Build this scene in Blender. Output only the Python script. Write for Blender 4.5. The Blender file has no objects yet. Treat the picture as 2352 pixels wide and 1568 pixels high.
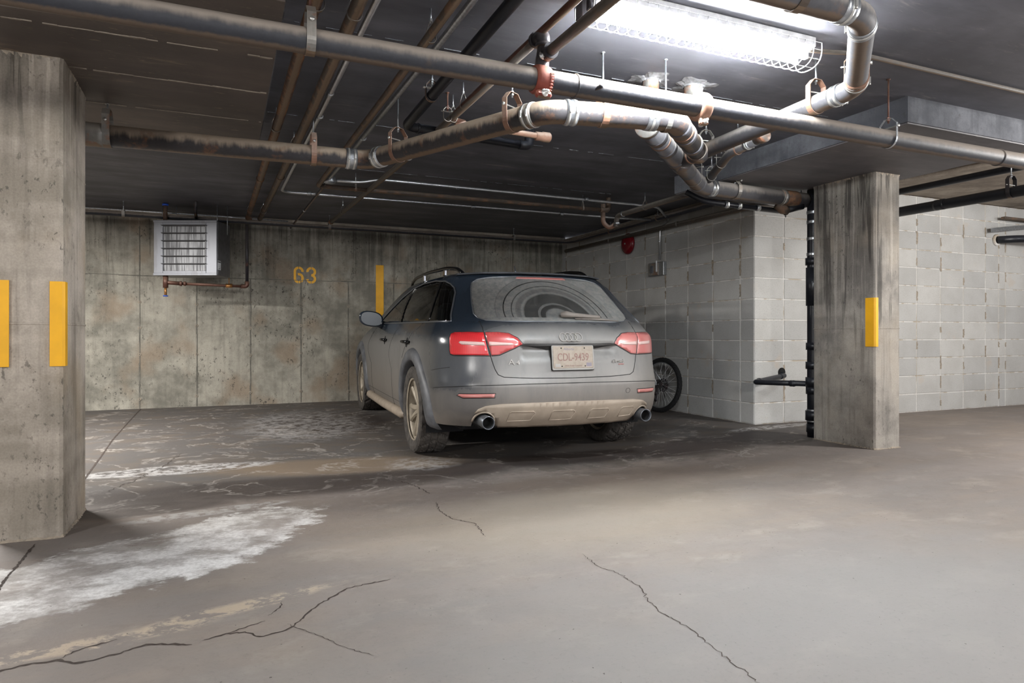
import bpy, bmesh, math, random
import numpy as np
from mathutils import Vector, Matrix
from mathutils.geometry import delaunay_2d_cdt
R = math.radians
PI = math.pi
random.seed(7)
SC = bpy.context.scene
COL = SC.collection

# ------------------------------------------------------------------ camera
cam = bpy.data.cameras.new('camera')
cam.lens = 23.432
cam.sensor_width = 36
cam.shift_y = -0.00675
cam.clip_start = 0.05
camo = bpy.data.objects.new('camera', cam)
camo.location = (0, 0, 0.858)
camo.rotation_euler = (R(90), 0, -0.4094)
COL.objects.link(camo)
SC.camera = camo

# ------------------------------------------------------------------ world, lights, exposure
world = bpy.data.worlds.new('world')
SC.world = world
world.use_nodes = True
world.node_tree.nodes['Background'].inputs[0].default_value = (0.92, 0.93, 1.0, 1)
world.node_tree.nodes['Background'].inputs[1].default_value = 0.45
SC.view_settings.view_transform = 'Standard'
SC.view_settings.look = 'None'
SC.view_settings.gamma = 1
SC.view_settings.use_curve_mapping = False
SC.view_settings.exposure = 1.66
SC.cycles.use_denoising = True
SC.cycles.max_bounces = 6
SC.cycles.diffuse_bounces = 4
SC.cycles.glossy_bounces = 3
SC.cycles.transparent_max_bounces = 10
SC.cycles.caustics_reflective = False
SC.cycles.use_adaptive_sampling = True
SC.cycles.adaptive_threshold = 0.05
SC.cycles.sample_clamp_indirect = 6
TUBE_STRENGTH = 112.0


def lamp(name, loc, power, color=(1, 0.97, 0.93), size=0.22):
    l = bpy.data.lights.new(name, 'POINT')
    l.shadow_soft_size = size
    l.energy = power
    l.color = color
    o = bpy.data.objects.new(name, l)
    o.location = loc
    COL.objects.link(o)
    return o


# the garage's other ceiling fixtures, behind and beside the photographer and round the corner
lamp('aisle_lamp_behind', (1.5, -2.3, 1.98), 115)
lamp('aisle_lamp_left', (-3.4, 0.0, 1.98), 85)
lamp('aisle_lamp_right', (6.2, 1.5, 1.98), 112)
lamp('corridor_lamp', (8.6, 3.2, 2.15), 7, (0.98, 0.98, 1.0))
l_ = bpy.data.lights.new('bay_fill_light', 'AREA')  # added fill light for the bay, unseen behind the left column
l_.shape = 'RECTANGLE'
l_.size, l_.size_y, l_.energy, l_.color = 1.2, 0.25, 82, (1, 0.97, 0.93)
lo_ = bpy.data.objects.new('bay_fill_light', l_)
lo_.location = (-2.2, 6.0, 2.12)
COL.objects.link(lo_)

# ------------------------------------------------------------------ material helpers


def lin(c):
    return tuple((x / 12.92 if x <= 0.04045 else ((x + 0.055) / 1.055) ** 2.4) for x in [v / 255 for v in c]) + (1,)


class NT:
    def __init__(s, name, coords='world'):
        s.m = bpy.data.materials.new(name)
        s.m.use_nodes = True
        s.t = s.m.node_tree
        s.b = s.t.nodes['Principled BSDF']
        s.out = s.t.nodes['Material Output']
        if coords == 'world':
            s.P = s.t.nodes.new('ShaderNodeNewGeometry').outputs['Position']
        else:
            s.P = s.t.nodes.new('ShaderNodeTexCoord').outputs['Object']

    def n(s, typ, **kw):
        nd = s.t.nodes.new(typ)
        for k, v in kw.items():
            setattr(nd, k, v)
        return nd

    def put(s, sock, v):
        if isinstance(v, bpy.types.NodeSocket):
            s.t.links.new(v, sock)
        elif isinstance(v, (tuple, list)) and len(v) == 3 and sock.type == 'RGBA':
            sock.default_value = tuple(v) + (1,)
        else:
            sock.default_value = v

    def vmap(s, scale=(1, 1, 1), loc=(0, 0, 0), rot=(0, 0, 0), src=None):
        nd = s.n('ShaderNodeMapping')
        s.put(nd.inputs['Vector'], src or s.P)
        nd.inputs['Scale'].default_value = scale
        nd.inputs['Location'].default_value = loc
        nd.inputs['Rotation'].default_value = rot
        return nd.outputs[0]

    def noise(s, scale=5, detail=4, rough=0.55, vec=None, dist=0.0):
        nd = s.n('ShaderNodeTexNoise')
        s.put(nd.inputs['Vector'], vec or s.P)
        nd.inputs['Scale'].default_value = scale
        nd.inputs['Detail'].default_value = detail
        nd.inputs['Roughness'].default_value = rough
        nd.inputs['Distortion'].default_value = dist
        return nd.outputs['Fac']

    def voro(s, scale=5, vec=None, feature='F1'):
        nd = s.n('ShaderNodeTexVoronoi', feature=feature)
        s.put(nd.inputs['Vector'], vec or s.P)
        nd.inputs['Scale'].default_value = scale
        return nd.outputs['Distance']

    def math(s, op, a, b=0.0, clamp=False):
        nd = s.n('ShaderNodeMath', operation=op)
        nd.use_clamp = clamp
        s.put(nd.inputs[0], a)
        s.put(nd.inputs[1], b)
        return nd.outputs[0]

    def mr(s, v, a, b, c=0.0, d=1.0):
        nd = s.n('ShaderNodeMapRange', interpolation_type='SMOOTHSTEP')
        s.put(nd.inputs[0], v)
        for i, x in enumerate((a, b, c, d)):
            nd.inputs[i + 1].default_value = x
        return nd.outputs[0]

    def mix(s, f, a, b, mode='MIX'):
        nd = s.n('ShaderNodeMix', data_type='RGBA', blend_type=mode)
        s.put(nd.inputs[0], f)
        s.put(nd.inputs[6], a)
        s.put(nd.inputs[7], b)
        return nd.outputs[2]

    def xyz(s, src=None):
        nd = s.n('ShaderNodeSeparateXYZ')
        s.put(nd.inputs[0], src or s.P)
        return nd.outputs

    def rnd(s):
        return s.n('ShaderNodeObjectInfo').outputs['Random']

    def blob(s, c, ax, rot, nz, amp=0.35, soft=0.25):
        """soft-edged elliptical stain in the XY plane, its edge broken by noise"""
        nd = s.n('ShaderNodeMapping', vector_type='TEXTURE')
        s.put(nd.inputs['Vector'], s.P)
        nd.inputs['Location'].default_value = (c[0], c[1], 0)
        nd.inputs['Rotation'].default_value = (0, 0, rot)
        nd.inputs['Scale'].default_value = (ax[0], ax[1], 1e4)
        ln = s.n('ShaderNodeVectorMath', operation='LENGTH')
        s.put(ln.inputs[0], nd.outputs[0])
        d = s.math('ADD', ln.outputs['Value'], s.math('MULTIPLY', s.math('SUBTRACT', nz, 0.5), amp * 2))
        return s.mr(d, 1 + soft, 1 - soft)

    def bump(s, h, strength=0.3, dist=0.01):
        nd = s.n('ShaderNodeBump')
        nd.inputs['Strength'].default_value = strength
        nd.inputs['Distance'].default_value = dist
        s.put(nd.inputs['Height'], h)
        s.t.links.new(nd.outputs[0], s.b.inputs['Normal'])

    def done(s, col, rough=0.8, metal=0.0, spec=None):
        s.put(s.b.inputs['Base Color'], col)
        s.put(s.b.inputs['Roughness'], rough)
        s.put(s.b.inputs['Metallic'], metal)
        if spec is not None:
            s.b.inputs['Specular IOR Level'].default_value = spec
        return s.m


def simple(name, rgb, rough=0.6, metal=0.0, var=0.15, scale=20, coords='world', spec=None):
    m = NT(name, coords)
    n = m.noise(scale, 4)
    a = lin(rgb)[:3]
    col = m.mix(m.mr(n, 0.3, 0.7), tuple(x * (1 - var) for x in a), tuple(min(1, x * (1 + var)) for x in a))
    return m.done(col, rough, metal, spec)


# ---- concrete
def m_concrete(name, light, dark, streak=0.5, pits=0.6, top=None, tint=None):
    m = NT(name)
    big = m.noise(1.3, 5, 0.6)
    mid = m.noise(5.5, 6, 0.65)
    st = m.noise(6, 5, 0.6, m.vmap((1, 1, 0.10)))
    f = m.math('ADD', m.math('MULTIPLY', big, 0.6), m.math('MULTIPLY', mid, 0.4))
    col = m.mix(m.mr(f, 0.38, 0.62), lin(dark), lin(light))
    st2 = m.noise(26, 4, 0.65, m.vmap((1, 1, 0.05)))
    bd = m.noise(2.4, 2, 0.5, m.vmap((0.2, 0.2, 2.2), (0, 0, 7)))
    col = m.mix(m.math('MULTIPLY', m.mr(st2, 0.50, 0.70), streak * 0.55), col, tuple(x * 0.5 for x in lin(dark)[:3]))
    col = m.mix(m.mr(bd, 0.55, 0.66, 0, streak * 0.5), col, tuple(min(1, x * 1.12) for x in lin(light)[:3]))
    if tint:
        col = m.mix(m.mr(m.noise(2.1, 3, 0.5, m.vmap((1, 1, 1), (5, 3, 1))), 0.5, 0.72, 0, 0.7), col, lin(tint))
    col = m.mix(m.math('MULTIPLY', m.mr(st, 0.52, 0.74), streak), col, tuple(x * 0.45 for x in lin(dark)[:3]))
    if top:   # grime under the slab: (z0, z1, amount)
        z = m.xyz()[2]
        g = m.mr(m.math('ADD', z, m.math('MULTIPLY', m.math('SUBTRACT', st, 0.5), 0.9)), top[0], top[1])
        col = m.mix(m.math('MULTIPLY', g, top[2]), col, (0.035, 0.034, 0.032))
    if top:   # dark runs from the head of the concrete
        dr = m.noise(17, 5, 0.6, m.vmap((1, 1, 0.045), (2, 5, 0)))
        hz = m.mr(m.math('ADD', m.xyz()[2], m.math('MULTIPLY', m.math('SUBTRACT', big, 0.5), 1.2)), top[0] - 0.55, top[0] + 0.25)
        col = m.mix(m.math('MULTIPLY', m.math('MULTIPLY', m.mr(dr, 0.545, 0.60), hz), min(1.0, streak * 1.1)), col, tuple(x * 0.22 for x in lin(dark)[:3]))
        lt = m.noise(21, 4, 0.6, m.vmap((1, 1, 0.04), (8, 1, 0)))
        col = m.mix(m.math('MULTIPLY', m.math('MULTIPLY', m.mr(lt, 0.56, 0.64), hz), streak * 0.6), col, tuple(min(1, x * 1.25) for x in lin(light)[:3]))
    sp = m.noise(38, 3, 0.7, m.vmap((1, 1, 0.6)))
    blot = m.mr(m.noise(2.6, 3, 0.5, m.vmap((1, 1, 1), (9, 1, 4))), 0.42, 0.66)
    col = m.mix(m.math('MULTIPLY', m.math('MULTIPLY', m.mr(sp, 0.58, 0.66), blot), pits), col, (0.05, 0.048, 0.043))
    fine = m.noise(120, 2, 0.6)
    col = m.mix(m.mr(fine, 0.3, 0.7, 0, 0.14), col, (0.02, 0.02, 0.02))
    m.bump(m.math('ADD', m.math('MULTIPLY', mid, 0.6), m.math('MULTIPLY', sp, 0.4)), 0.25, 0.01)
    return m.done(col, 0.88, spec=0.25)


MAT = {}
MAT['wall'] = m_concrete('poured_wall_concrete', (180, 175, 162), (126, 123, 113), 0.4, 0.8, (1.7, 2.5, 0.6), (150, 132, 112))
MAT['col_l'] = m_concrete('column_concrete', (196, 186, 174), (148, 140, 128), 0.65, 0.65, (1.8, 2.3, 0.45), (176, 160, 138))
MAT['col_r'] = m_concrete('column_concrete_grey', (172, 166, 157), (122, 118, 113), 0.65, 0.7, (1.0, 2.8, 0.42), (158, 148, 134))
MAT['soffit'] = m_concrete('soffit_concrete', (165, 155, 142), (125, 115, 105), 0.1, 0.3)


def m_ceiling(name, a, b, scuff, amt=0.6):
    m = NT(name)
    s1 = m.noise(2.2, 6, 0.62, m.vmap((0.45, 1.6, 1)))
    s2 = m.noise(9, 6, 0.7, m.vmap((0.3, 1.8, 1)), 0.4)
    col = m.mix(m.mr(s1, 0.35, 0.7), lin(a), lin(b))
    col = m.mix(m.math('MULTIPLY', m.mr(s2, 0.57, 0.70), m.mr(s1, 0.45, 0.6, 0, amt)), col, lin(scuff))
    s3 = m.noise(34, 6, 0.75, m.vmap((0.35, 1.9, 1), (3, 1, 0)), 0.3)
    s4 = m.noise(1.7, 4, 0.6, m.vmap((1, 1, 1), (6, 2, 0)))
    col = m.mix(m.math('MULTIPLY', m.mr(s3, 0.60, 0.66), m.mr(s4, 0.48, 0.62, 0.05, amt * 0.8)), col, lin(scuff))
    col = m.mix(m.math('MULTIPLY', m.mr(s4, 0.42, 0.60), 0.35), col, tuple(x * 0.45 for x in lin(a)[:3]))
    m.bump(s2, 0.15, 0.008)
    return m.done(col, 0.58, spec=0.55)


MAT['ceil'] = m_ceiling('black_painted_slab', (84, 85, 92), (112, 112, 120), (158, 153, 148), 0.75)
MAT['panel'] = m_ceiling('brown_black_painted_slab', (82, 74, 69), (106, 95, 87), (184, 166, 140), 0.95)
MAT['panel_r'] = m_ceiling('grey_black_painted_slab', (86, 84, 88), (110, 106, 108), (164, 156, 150), 0.6)
MAT['drop_edge'] = m_concrete('drop_panel_edge', (126, 128, 134), (84, 86, 92), 0.4, 0.4)

# ---- concrete block
m = NT('grey_concrete_block')
r_ = m.rnd()
base = m.mix(r_, lin((180, 180, 178)), lin((198, 197, 193)))
fine = m.noise(95, 3, 0.7)
big = m.noise(3.0, 3)
base = m.mix(m.mr(big, 0.35, 0.7, 0, 0.3), base, lin((156, 153, 147)))
base = m.mix(m.mr(fine, 0.50, 0.72, 0, 0.30), base, lin((116, 114, 110)))
st = m.noise(3.3, 3, 0.6, m.vmap((1, 1, 1), (3, 8, 2)))
base = m.mix(m.mr(st, 0.62, 0.75, 0, 0.35), base, lin((196, 178, 158)))
m.bump(m.math('ADD', fine, m.noise(240, 2)), 0.30, 0.004)
MAT['block'] = m.done(base, 0.92, spec=0.2)
m = NT('mortar')
mo = m.noise(6, 5, 0.65, m.vmap((1, 1, 0.5)))
col = m.mix(m.mr(mo, 0.45, 0.62), lin((216, 214, 210)), lin((176, 164, 146)))
MAT['mortar'] = m.done(col, 0.9)
m = NT('mortar_smear')
col = m.mix(m.mr(m.noise(30, 4), 0.4, 0.65), lin((164, 152, 136)), lin((138, 130, 118)))
m.bump(m.noise(60, 3), 0.5, 0.004)
MAT['smear'] = m.done(col, 0.92)

MAT['seamline'] = simple('form_seam_grime', (112, 109, 101), 0.9, 0, 0.3, 14)
# ---- floor
m = NT('garage_floor_concrete')
n1 = m.noise(0.9, 5, 0.6, m.vmap((0.6, 1.0, 1)))
n2 = m.noise(3.6, 8, 0.68, m.vmap((0.8, 1.15, 1)))
n3 = m.noise(15, 7, 0.72, m.vmap((0.85, 1.1, 1)), 0.3)
n4 = m.noise(70, 3, 0.7)
edge = m.math('ADD', m.math('MULTIPLY', n2, 0.65), m.math('MULTIPLY', n3, 0.35))
col = m.mix(m.mr(n1, 0.4, 0.6), lin((136, 128, 123)), lin((142, 131, 122)))
mot = m.noise(2.2, 7, 0.7, m.vmap((1, 1, 1), (11, 4, 0)))
col = m.mix(m.mr(mot, 0.42, 0.62, 0, 0.45), col, lin((122, 114, 108)))
col = m.mix(m.mr(n2, 0.52, 0.68, 0, 0.45), col, lin((164, 154, 143)))
col = m.mix(m.mr(n3, 0.52, 0.70, 0, 0.25), col, lin((112, 104, 97)))
# straight tyre tracks of the aisle run along it
ln = m.noise(9, 4, 0.6, m.vmap((0.10, 1.0, 1), (0, 0, 0), (0, 0, 0.06)))
col = m.mix(m.mr(ln, 0.42, 0.62, 0, 0.22), col, lin((126, 123, 121)))
x_, y_, z_ = m.xyz()
aisle_grey = m.mr(m.math('ADD', y_, m.math('MULTIPLY', m.math('SUBTRACT', n1, 0.5), 1.5)), 2.3, 1.4)
col = m.mix(m.math('MULTIPLY', aisle_grey, 0.75), col, lin((132, 129, 127)))
warm = m.blob((1.6, 2.95), (0.95, 0.5), 0.1, edge, 0.5, 0.5)
col = m.mix(m.math('MULTIPLY', warm, 0.5), col, lin((150, 139, 124)))
# bay floor behind the columns: damp, with the shade of the drains painted in
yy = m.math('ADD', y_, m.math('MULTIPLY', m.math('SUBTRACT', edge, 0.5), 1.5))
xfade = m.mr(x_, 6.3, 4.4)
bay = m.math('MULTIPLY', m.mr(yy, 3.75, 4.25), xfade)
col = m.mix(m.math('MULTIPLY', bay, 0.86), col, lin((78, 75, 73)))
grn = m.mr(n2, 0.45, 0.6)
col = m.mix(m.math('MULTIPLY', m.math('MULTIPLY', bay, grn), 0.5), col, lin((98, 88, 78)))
dk = m.math('MAXIMUM', m.blob((0.3, 4.2), (1.25, 0.27), -0.02, edge, 0.45, 0.3), m.blob((2.7, 4.35), (1.3, 0.22), -0.06, edge, 0.45, 0.3))
dk = m.math('MAXIMUM', dk, m.blob((-0.35, 3.9), (0.4, 0.16), 0.1, edge, 0.4, 0.3))
dk = m.math('MAXIMUM', dk, m.blob((1.25, 4.25), (0.55, 0.2), 0.0, edge, 0.5, 0.3))
dk = m.math('MAXIMUM', dk, m.blob((1.05, 7.0), (0.55, 0.7), 0.2, edge, 0.5, 0.3))
dk = m.math('MAXIMUM', dk, m.blob((3.6, 4.35), (0.9, 0.3), 0.0, edge, 0.4, 0.3))
col = m.mix(m.math('MULTIPLY', dk, 0.72), col, lin((60, 52, 49)))
oc = m.blob((0.75, 4.75), (0.8, 0.28), -0.1, edge, 0.6, 0.3)
col = m.mix(m.math('MULTIPLY', oc, 0.5), col, lin((136, 116, 92)))
# dried road salt: a broad tongue from the left foreground, thin lines deeper in the bay
tongue = m.math('MAXIMUM', m.blob((-0.48, 2.90), (0.27, 0.46), -0.45, edge, 0.95, 0.10), m.blob((0.0, 3.20), (0.27, 0.56), -0.62, edge, 1.1, 0.10))
tongue = m.math('MAXIMUM', tongue, m.blob((-0.75, 2.75), (0.25, 0.30), 0.2, edge, 0.8, 0.10))
n5 = m.noise(9, 6, 0.7)
n6 = m.noise(60, 3, 0.7)
inner = m.math('MULTIPLY', m.mr(n5, 0.40, 0.66, 0.98, 0.45), m.mr(n6, 0.35, 0.65, 1.0, 0.72))
core = m.math('MULTIPLY', m.mr(n2, 0.46, 0.60, 1.0, 0.30), inner)
col = m.mix(m.math('MULTIPLY', tongue, core), col, lin((236, 235, 233)))
t2 = m.math('MAXIMUM', m.blob((-0.25, 4.97), (0.60, 0.16), 0.08, edge, 0.5, 0.15), m.math('MULTIPLY', m.blob((0.75, 6.9), (0.55, 0.9), -0.1, edge, 0.9, 0.3), 0.6))
t2 = m.math('MAXIMUM', t2, m.blob((4.75, 4.72), (0.65, 0.09), 0.1, edge, 0.45, 0.2))
t2 = m.math('MAXIMUM', t2, m.blob((-0.05, 3.72), (0.42, 0.07), 0.25, edge, 0.45, 0.2))
t2 = m.math('MAXIMUM', t2, m.math('MULTIPLY', m.blob((1.30, 4.62), (0.22, 0.26), -0.3, edge, 1.0, 0.3), 0.5))
col = m.mix(m.math('MULTIPLY', t2, m.mr(n3, 0.42, 0.56, 0.0, 0.75)), col, lin((186, 184, 182)))
# tide lines: thin iso-lines of the noise, only in and just before the bay
iso = m.math('ABSOLUTE', m.math('SUBTRACT', m.noise(1.7, 5, 0.6, m.vmap((1.0, 1.1, 1), (4, 2, 0)), 0.4), 0.5))
near = m.math('MULTIPLY', m.mr(yy, 3.3, 3.9), m.mr(x_, 5.2, 4.3))
col = m.mix(m.math('MULTIPLY', m.mr(iso, 0.020, 0.003), m.math('MULTIPLY', near, m.mr(n2, 0.4, 0.6, 0.03, 0.40))), col, lin((180, 175, 168)))
rim = m.blob((0.12, 3.0), (0.30, 0.62), -0.75, edge, 0.9, 0.06)
# flaked beige crust along the old cracks, bottom left
fl_ = m.math('MAXIMUM', m.blob((0.0, 2.32), (0.40, 0.05), 0.30, edge, 0.9, 0.3), m.blob((-0.34, 2.22), (0.35, 0.045), 0.12, edge, 0.9, 0.3))
col = m.mix(m.math('MULTIPLY', fl_, m.mr(n3, 0.46, 0.56, 0, 0.7)), col, lin((196, 178, 156)))
col = m.mix(m.mr(n4, 0.55, 0.75, 0, 0.12), col, (0.03, 0.03, 0.03))
col = m.mix(m.math('MULTIPLY', m.mr(m.noise(75, 1, 0.4, m.vmap((1, 1, 1), (3, 3, 3))), 0.765, 0.785, 0, 0.8), m.mr(n2, 0.45, 0.55)), col, lin((70, 62, 58)))
m.bump(m.math('ADD', n3, m.math('MULTIPLY', n4, 0.5)), 0.22, 0.008)
rg = m.math('SUBTRACT', 0.78, m.math('MULTIPLY', dk, 0.25))
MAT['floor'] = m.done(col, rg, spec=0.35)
MAT['crack'] = simple('crack_dark', (62, 52, 46), 0.95)


# ---- metals, pipes
def m_pipe(name, body, dust, rust, rust_amt=0.3, metal=0.0, rough=0.6, dust_amt=0.8, run=0.45):
    """old pipe: dust settled on the upper side with runs down the flank, rust and crust below"""
    m = NT(name)
    nz = m.n('ShaderNodeNewGeometry').outputs['Normal']
    up = m.xyz(nz)[2]
    a = m.noise(9, 5, 0.65)
    b = m.noise(34, 4, 0.7)
    runs = m.noise(46, 3, 0.6, m.vmap((1, 1, 0.14)))
    f = m.math('ADD', up, m.math('ADD', m.math('MULTIPLY', m.math('SUBTRACT', a, 0.5), 0.6), m.math('MULTIPLY', m.math('SUBTRACT', runs, 0.5), run)))
    col = m.mix(m.math('MULTIPLY', m.mr(b, 0.3, 0.7), 0.4), lin(body), tuple(x * 0.55 for x in lin(body)[:3]))
    col = m.mix(m.math('MULTIPLY', m.mr(f, -0.30, 0.40), dust_amt), col, lin(dust))
    ru = m.math('MULTIPLY', m.mr(a, 0.62 - rust_amt * 0.35, 0.72 - rust_amt * 0.25), m.mr(b, 0.3, 0.6, 0.3, 1.0))
    ru = m.math('MULTIPLY', ru, m.math('MULTIPLY', m.mr(up, 0.9, -0.2, 0.35, 1.0), min(1.0, rust_amt * 2.2)))
    col = m.mix(ru, col, lin(rust))
    cr = m.math('MULTIPLY', m.mr(m.math('SUBTRACT', m.math('MULTIPLY', b, 0.25), up), 0.90, 1.06), min(1.0, rust_amt * 5))
    col = m.mix(cr, col, lin((116, 98, 80)))
    m.bump(b, 0.25, 0.003)
    return m.done(col, rough, metal, 0.35)


MAT['steel_main'] = m_pipe('dusty_black_steel_pipe', (52, 54, 60), (158, 148, 138), (96, 78, 62), 0.12, 0, 0.55, 0.9, 0.25)
MAT['cast_iron'] = m_pipe('rusty_cast_iron', (62, 60, 62), (176, 160, 142), (124, 88, 62), 0.26, 0, 0.6, 0.95, 0.9)
MAT['cast_iron2'] = m_pipe('grey_cast_iron', (88, 88, 92), (178, 172, 165), (134, 104, 82), 0.15)
MAT['abs'] = m_pipe('black_plastic_pipe', (26, 28, 34), (60, 62, 68), (60, 50, 44), 0.0, 0, 0.35, 0.4)
MAT['rusty'] = m_pipe('rust_brown_steel_pipe', (84, 66, 56), (100, 84, 72), (134, 94, 62), 0.6)
MAT['rusty2'] = m_pipe('dark_rust_streaked_pipe', (80, 70, 62), (104, 92, 82), (118, 90, 70), 0.4)
MAT['copper'] = m_pipe('oxidised_copper_pipe', (98, 66, 56), (132, 104, 90), (92, 60, 48), 0.4, 0.3, 0.45)
MAT['grey_pipe'] = m_pipe('dust_grey_steel_pipe', (98, 92, 86), (150, 144, 136), (120, 90, 66), 0.15)
MAT['galv'] = simple('galvanised_steel', (176, 180, 184), 0.35, 0.85, 0.18, 60)
MAT['conduit'] = simple('bright_steel_conduit', (200, 202, 204), 0.3, 0.8, 0.1, 30)
MAT['steel_dull'] = m_pipe('dull_clamp_steel', (128, 126, 122), (186, 180, 170), (150, 92, 54), 0.35, 0.35, 0.45)
MAT['orange_clamp'] = m_pipe('rust_orange_clamp', (138, 104, 86), (190, 170, 156), (122, 84, 64), 0.25)
MAT['red_clamp'] = m_pipe('red_oxide_clamp', (124, 58, 46), (150, 96, 80), (92, 44, 36), 0.3)
MAT['black_iron'] = m_pipe('black_malleable_iron', (48, 46, 50), (96, 92, 92), (120, 76, 62), 0.2, 0.2, 0.4)
MAT['bolt'] = simple('zinc_bolt', (214, 214, 210), 0.3, 0.7)
MAT['yellow'] = simple('yellow_guard_paint', (238, 176, 12), 0.5, 0, 0.06, 8)
MAT['white_metal'] = simple('white_enamel', (226, 228, 230), 0.45)
MAT['cage'] = simple('white_wire', (232, 234, 236), 0.4)
MAT['blue'] = simple('blue_valve_wheel', (40, 84, 190), 0.4)
MAT['brass'] = simple('brass', (170, 120, 70), 0.35, 0.6)
MAT['red_bell'] = simple('dark_red_enamel', (120, 18, 30), 0.25, 0.0, 0.1, 10)
MAT['black_rubber'] = simple('black_rubber', (26, 26, 28), 0.8)
MAT['putty'] = simple('firestop_putty', (120, 120, 122), 0.9, 0, 0.3, 40)
MAT['darkhole'] = simple('dark_opening', (8, 8, 9), 0.9)

m = NT('fluorescent_tube')
e = m.n('ShaderNodeEmission')
e.inputs[0].default_value = (0.93, 0.97, 1.0, 1)
e.inputs[1].default_value = TUBE_STRENGTH
m.t.links.new(e.outputs[0], m.out.inputs[0])
MAT['tube'] = m.m

m = NT('heater_enamel')
zz = m.noise(14, 5, 0.7, m.vmap((1, 1, 0.12)))
col = m.mix(m.mr(zz, 0.5, 0.62, 0, 0.3), lin((140, 142, 148)), lin((92, 85, 80)))
MAT['heater'] = m.done(col, 0.4, 0.25)
MAT['heater_side'] = simple('heater_grey_side', (104, 104, 106), 0.4, 0.3)
m = NT('heater_coil_fins')
zz = m.noise(60, 3, 0.6, m.vmap((1, 1, 0.04)))
col = m.mix(m.mr(zz, 0.4, 0.6), lin((84, 84, 86)), lin((140, 141, 143)))
MAT['fins'] = m.done(col, 0.45, 0.5)

# ------------------------------------------------------------------ mesh helpers


def link(name, me, parent=None):
    o = bpy.data.objects.new(name, me)
    COL.objects.link(o)
    if parent is not None:
        o.parent = parent
    return o


def thing(name, label, cat, loc=(0, 0, 0), rz=0.0, group=None):
    o = bpy.data.objects.new(name, None)
    COL.objects.link(o)
    o.location = loc
    o.rotation_euler = (0, 0, rz)
    o.empty_display_size = 0.1
    o['label'] = label
    o['category'] = cat
    if group:
        o['group'] = group
    return o


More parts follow.
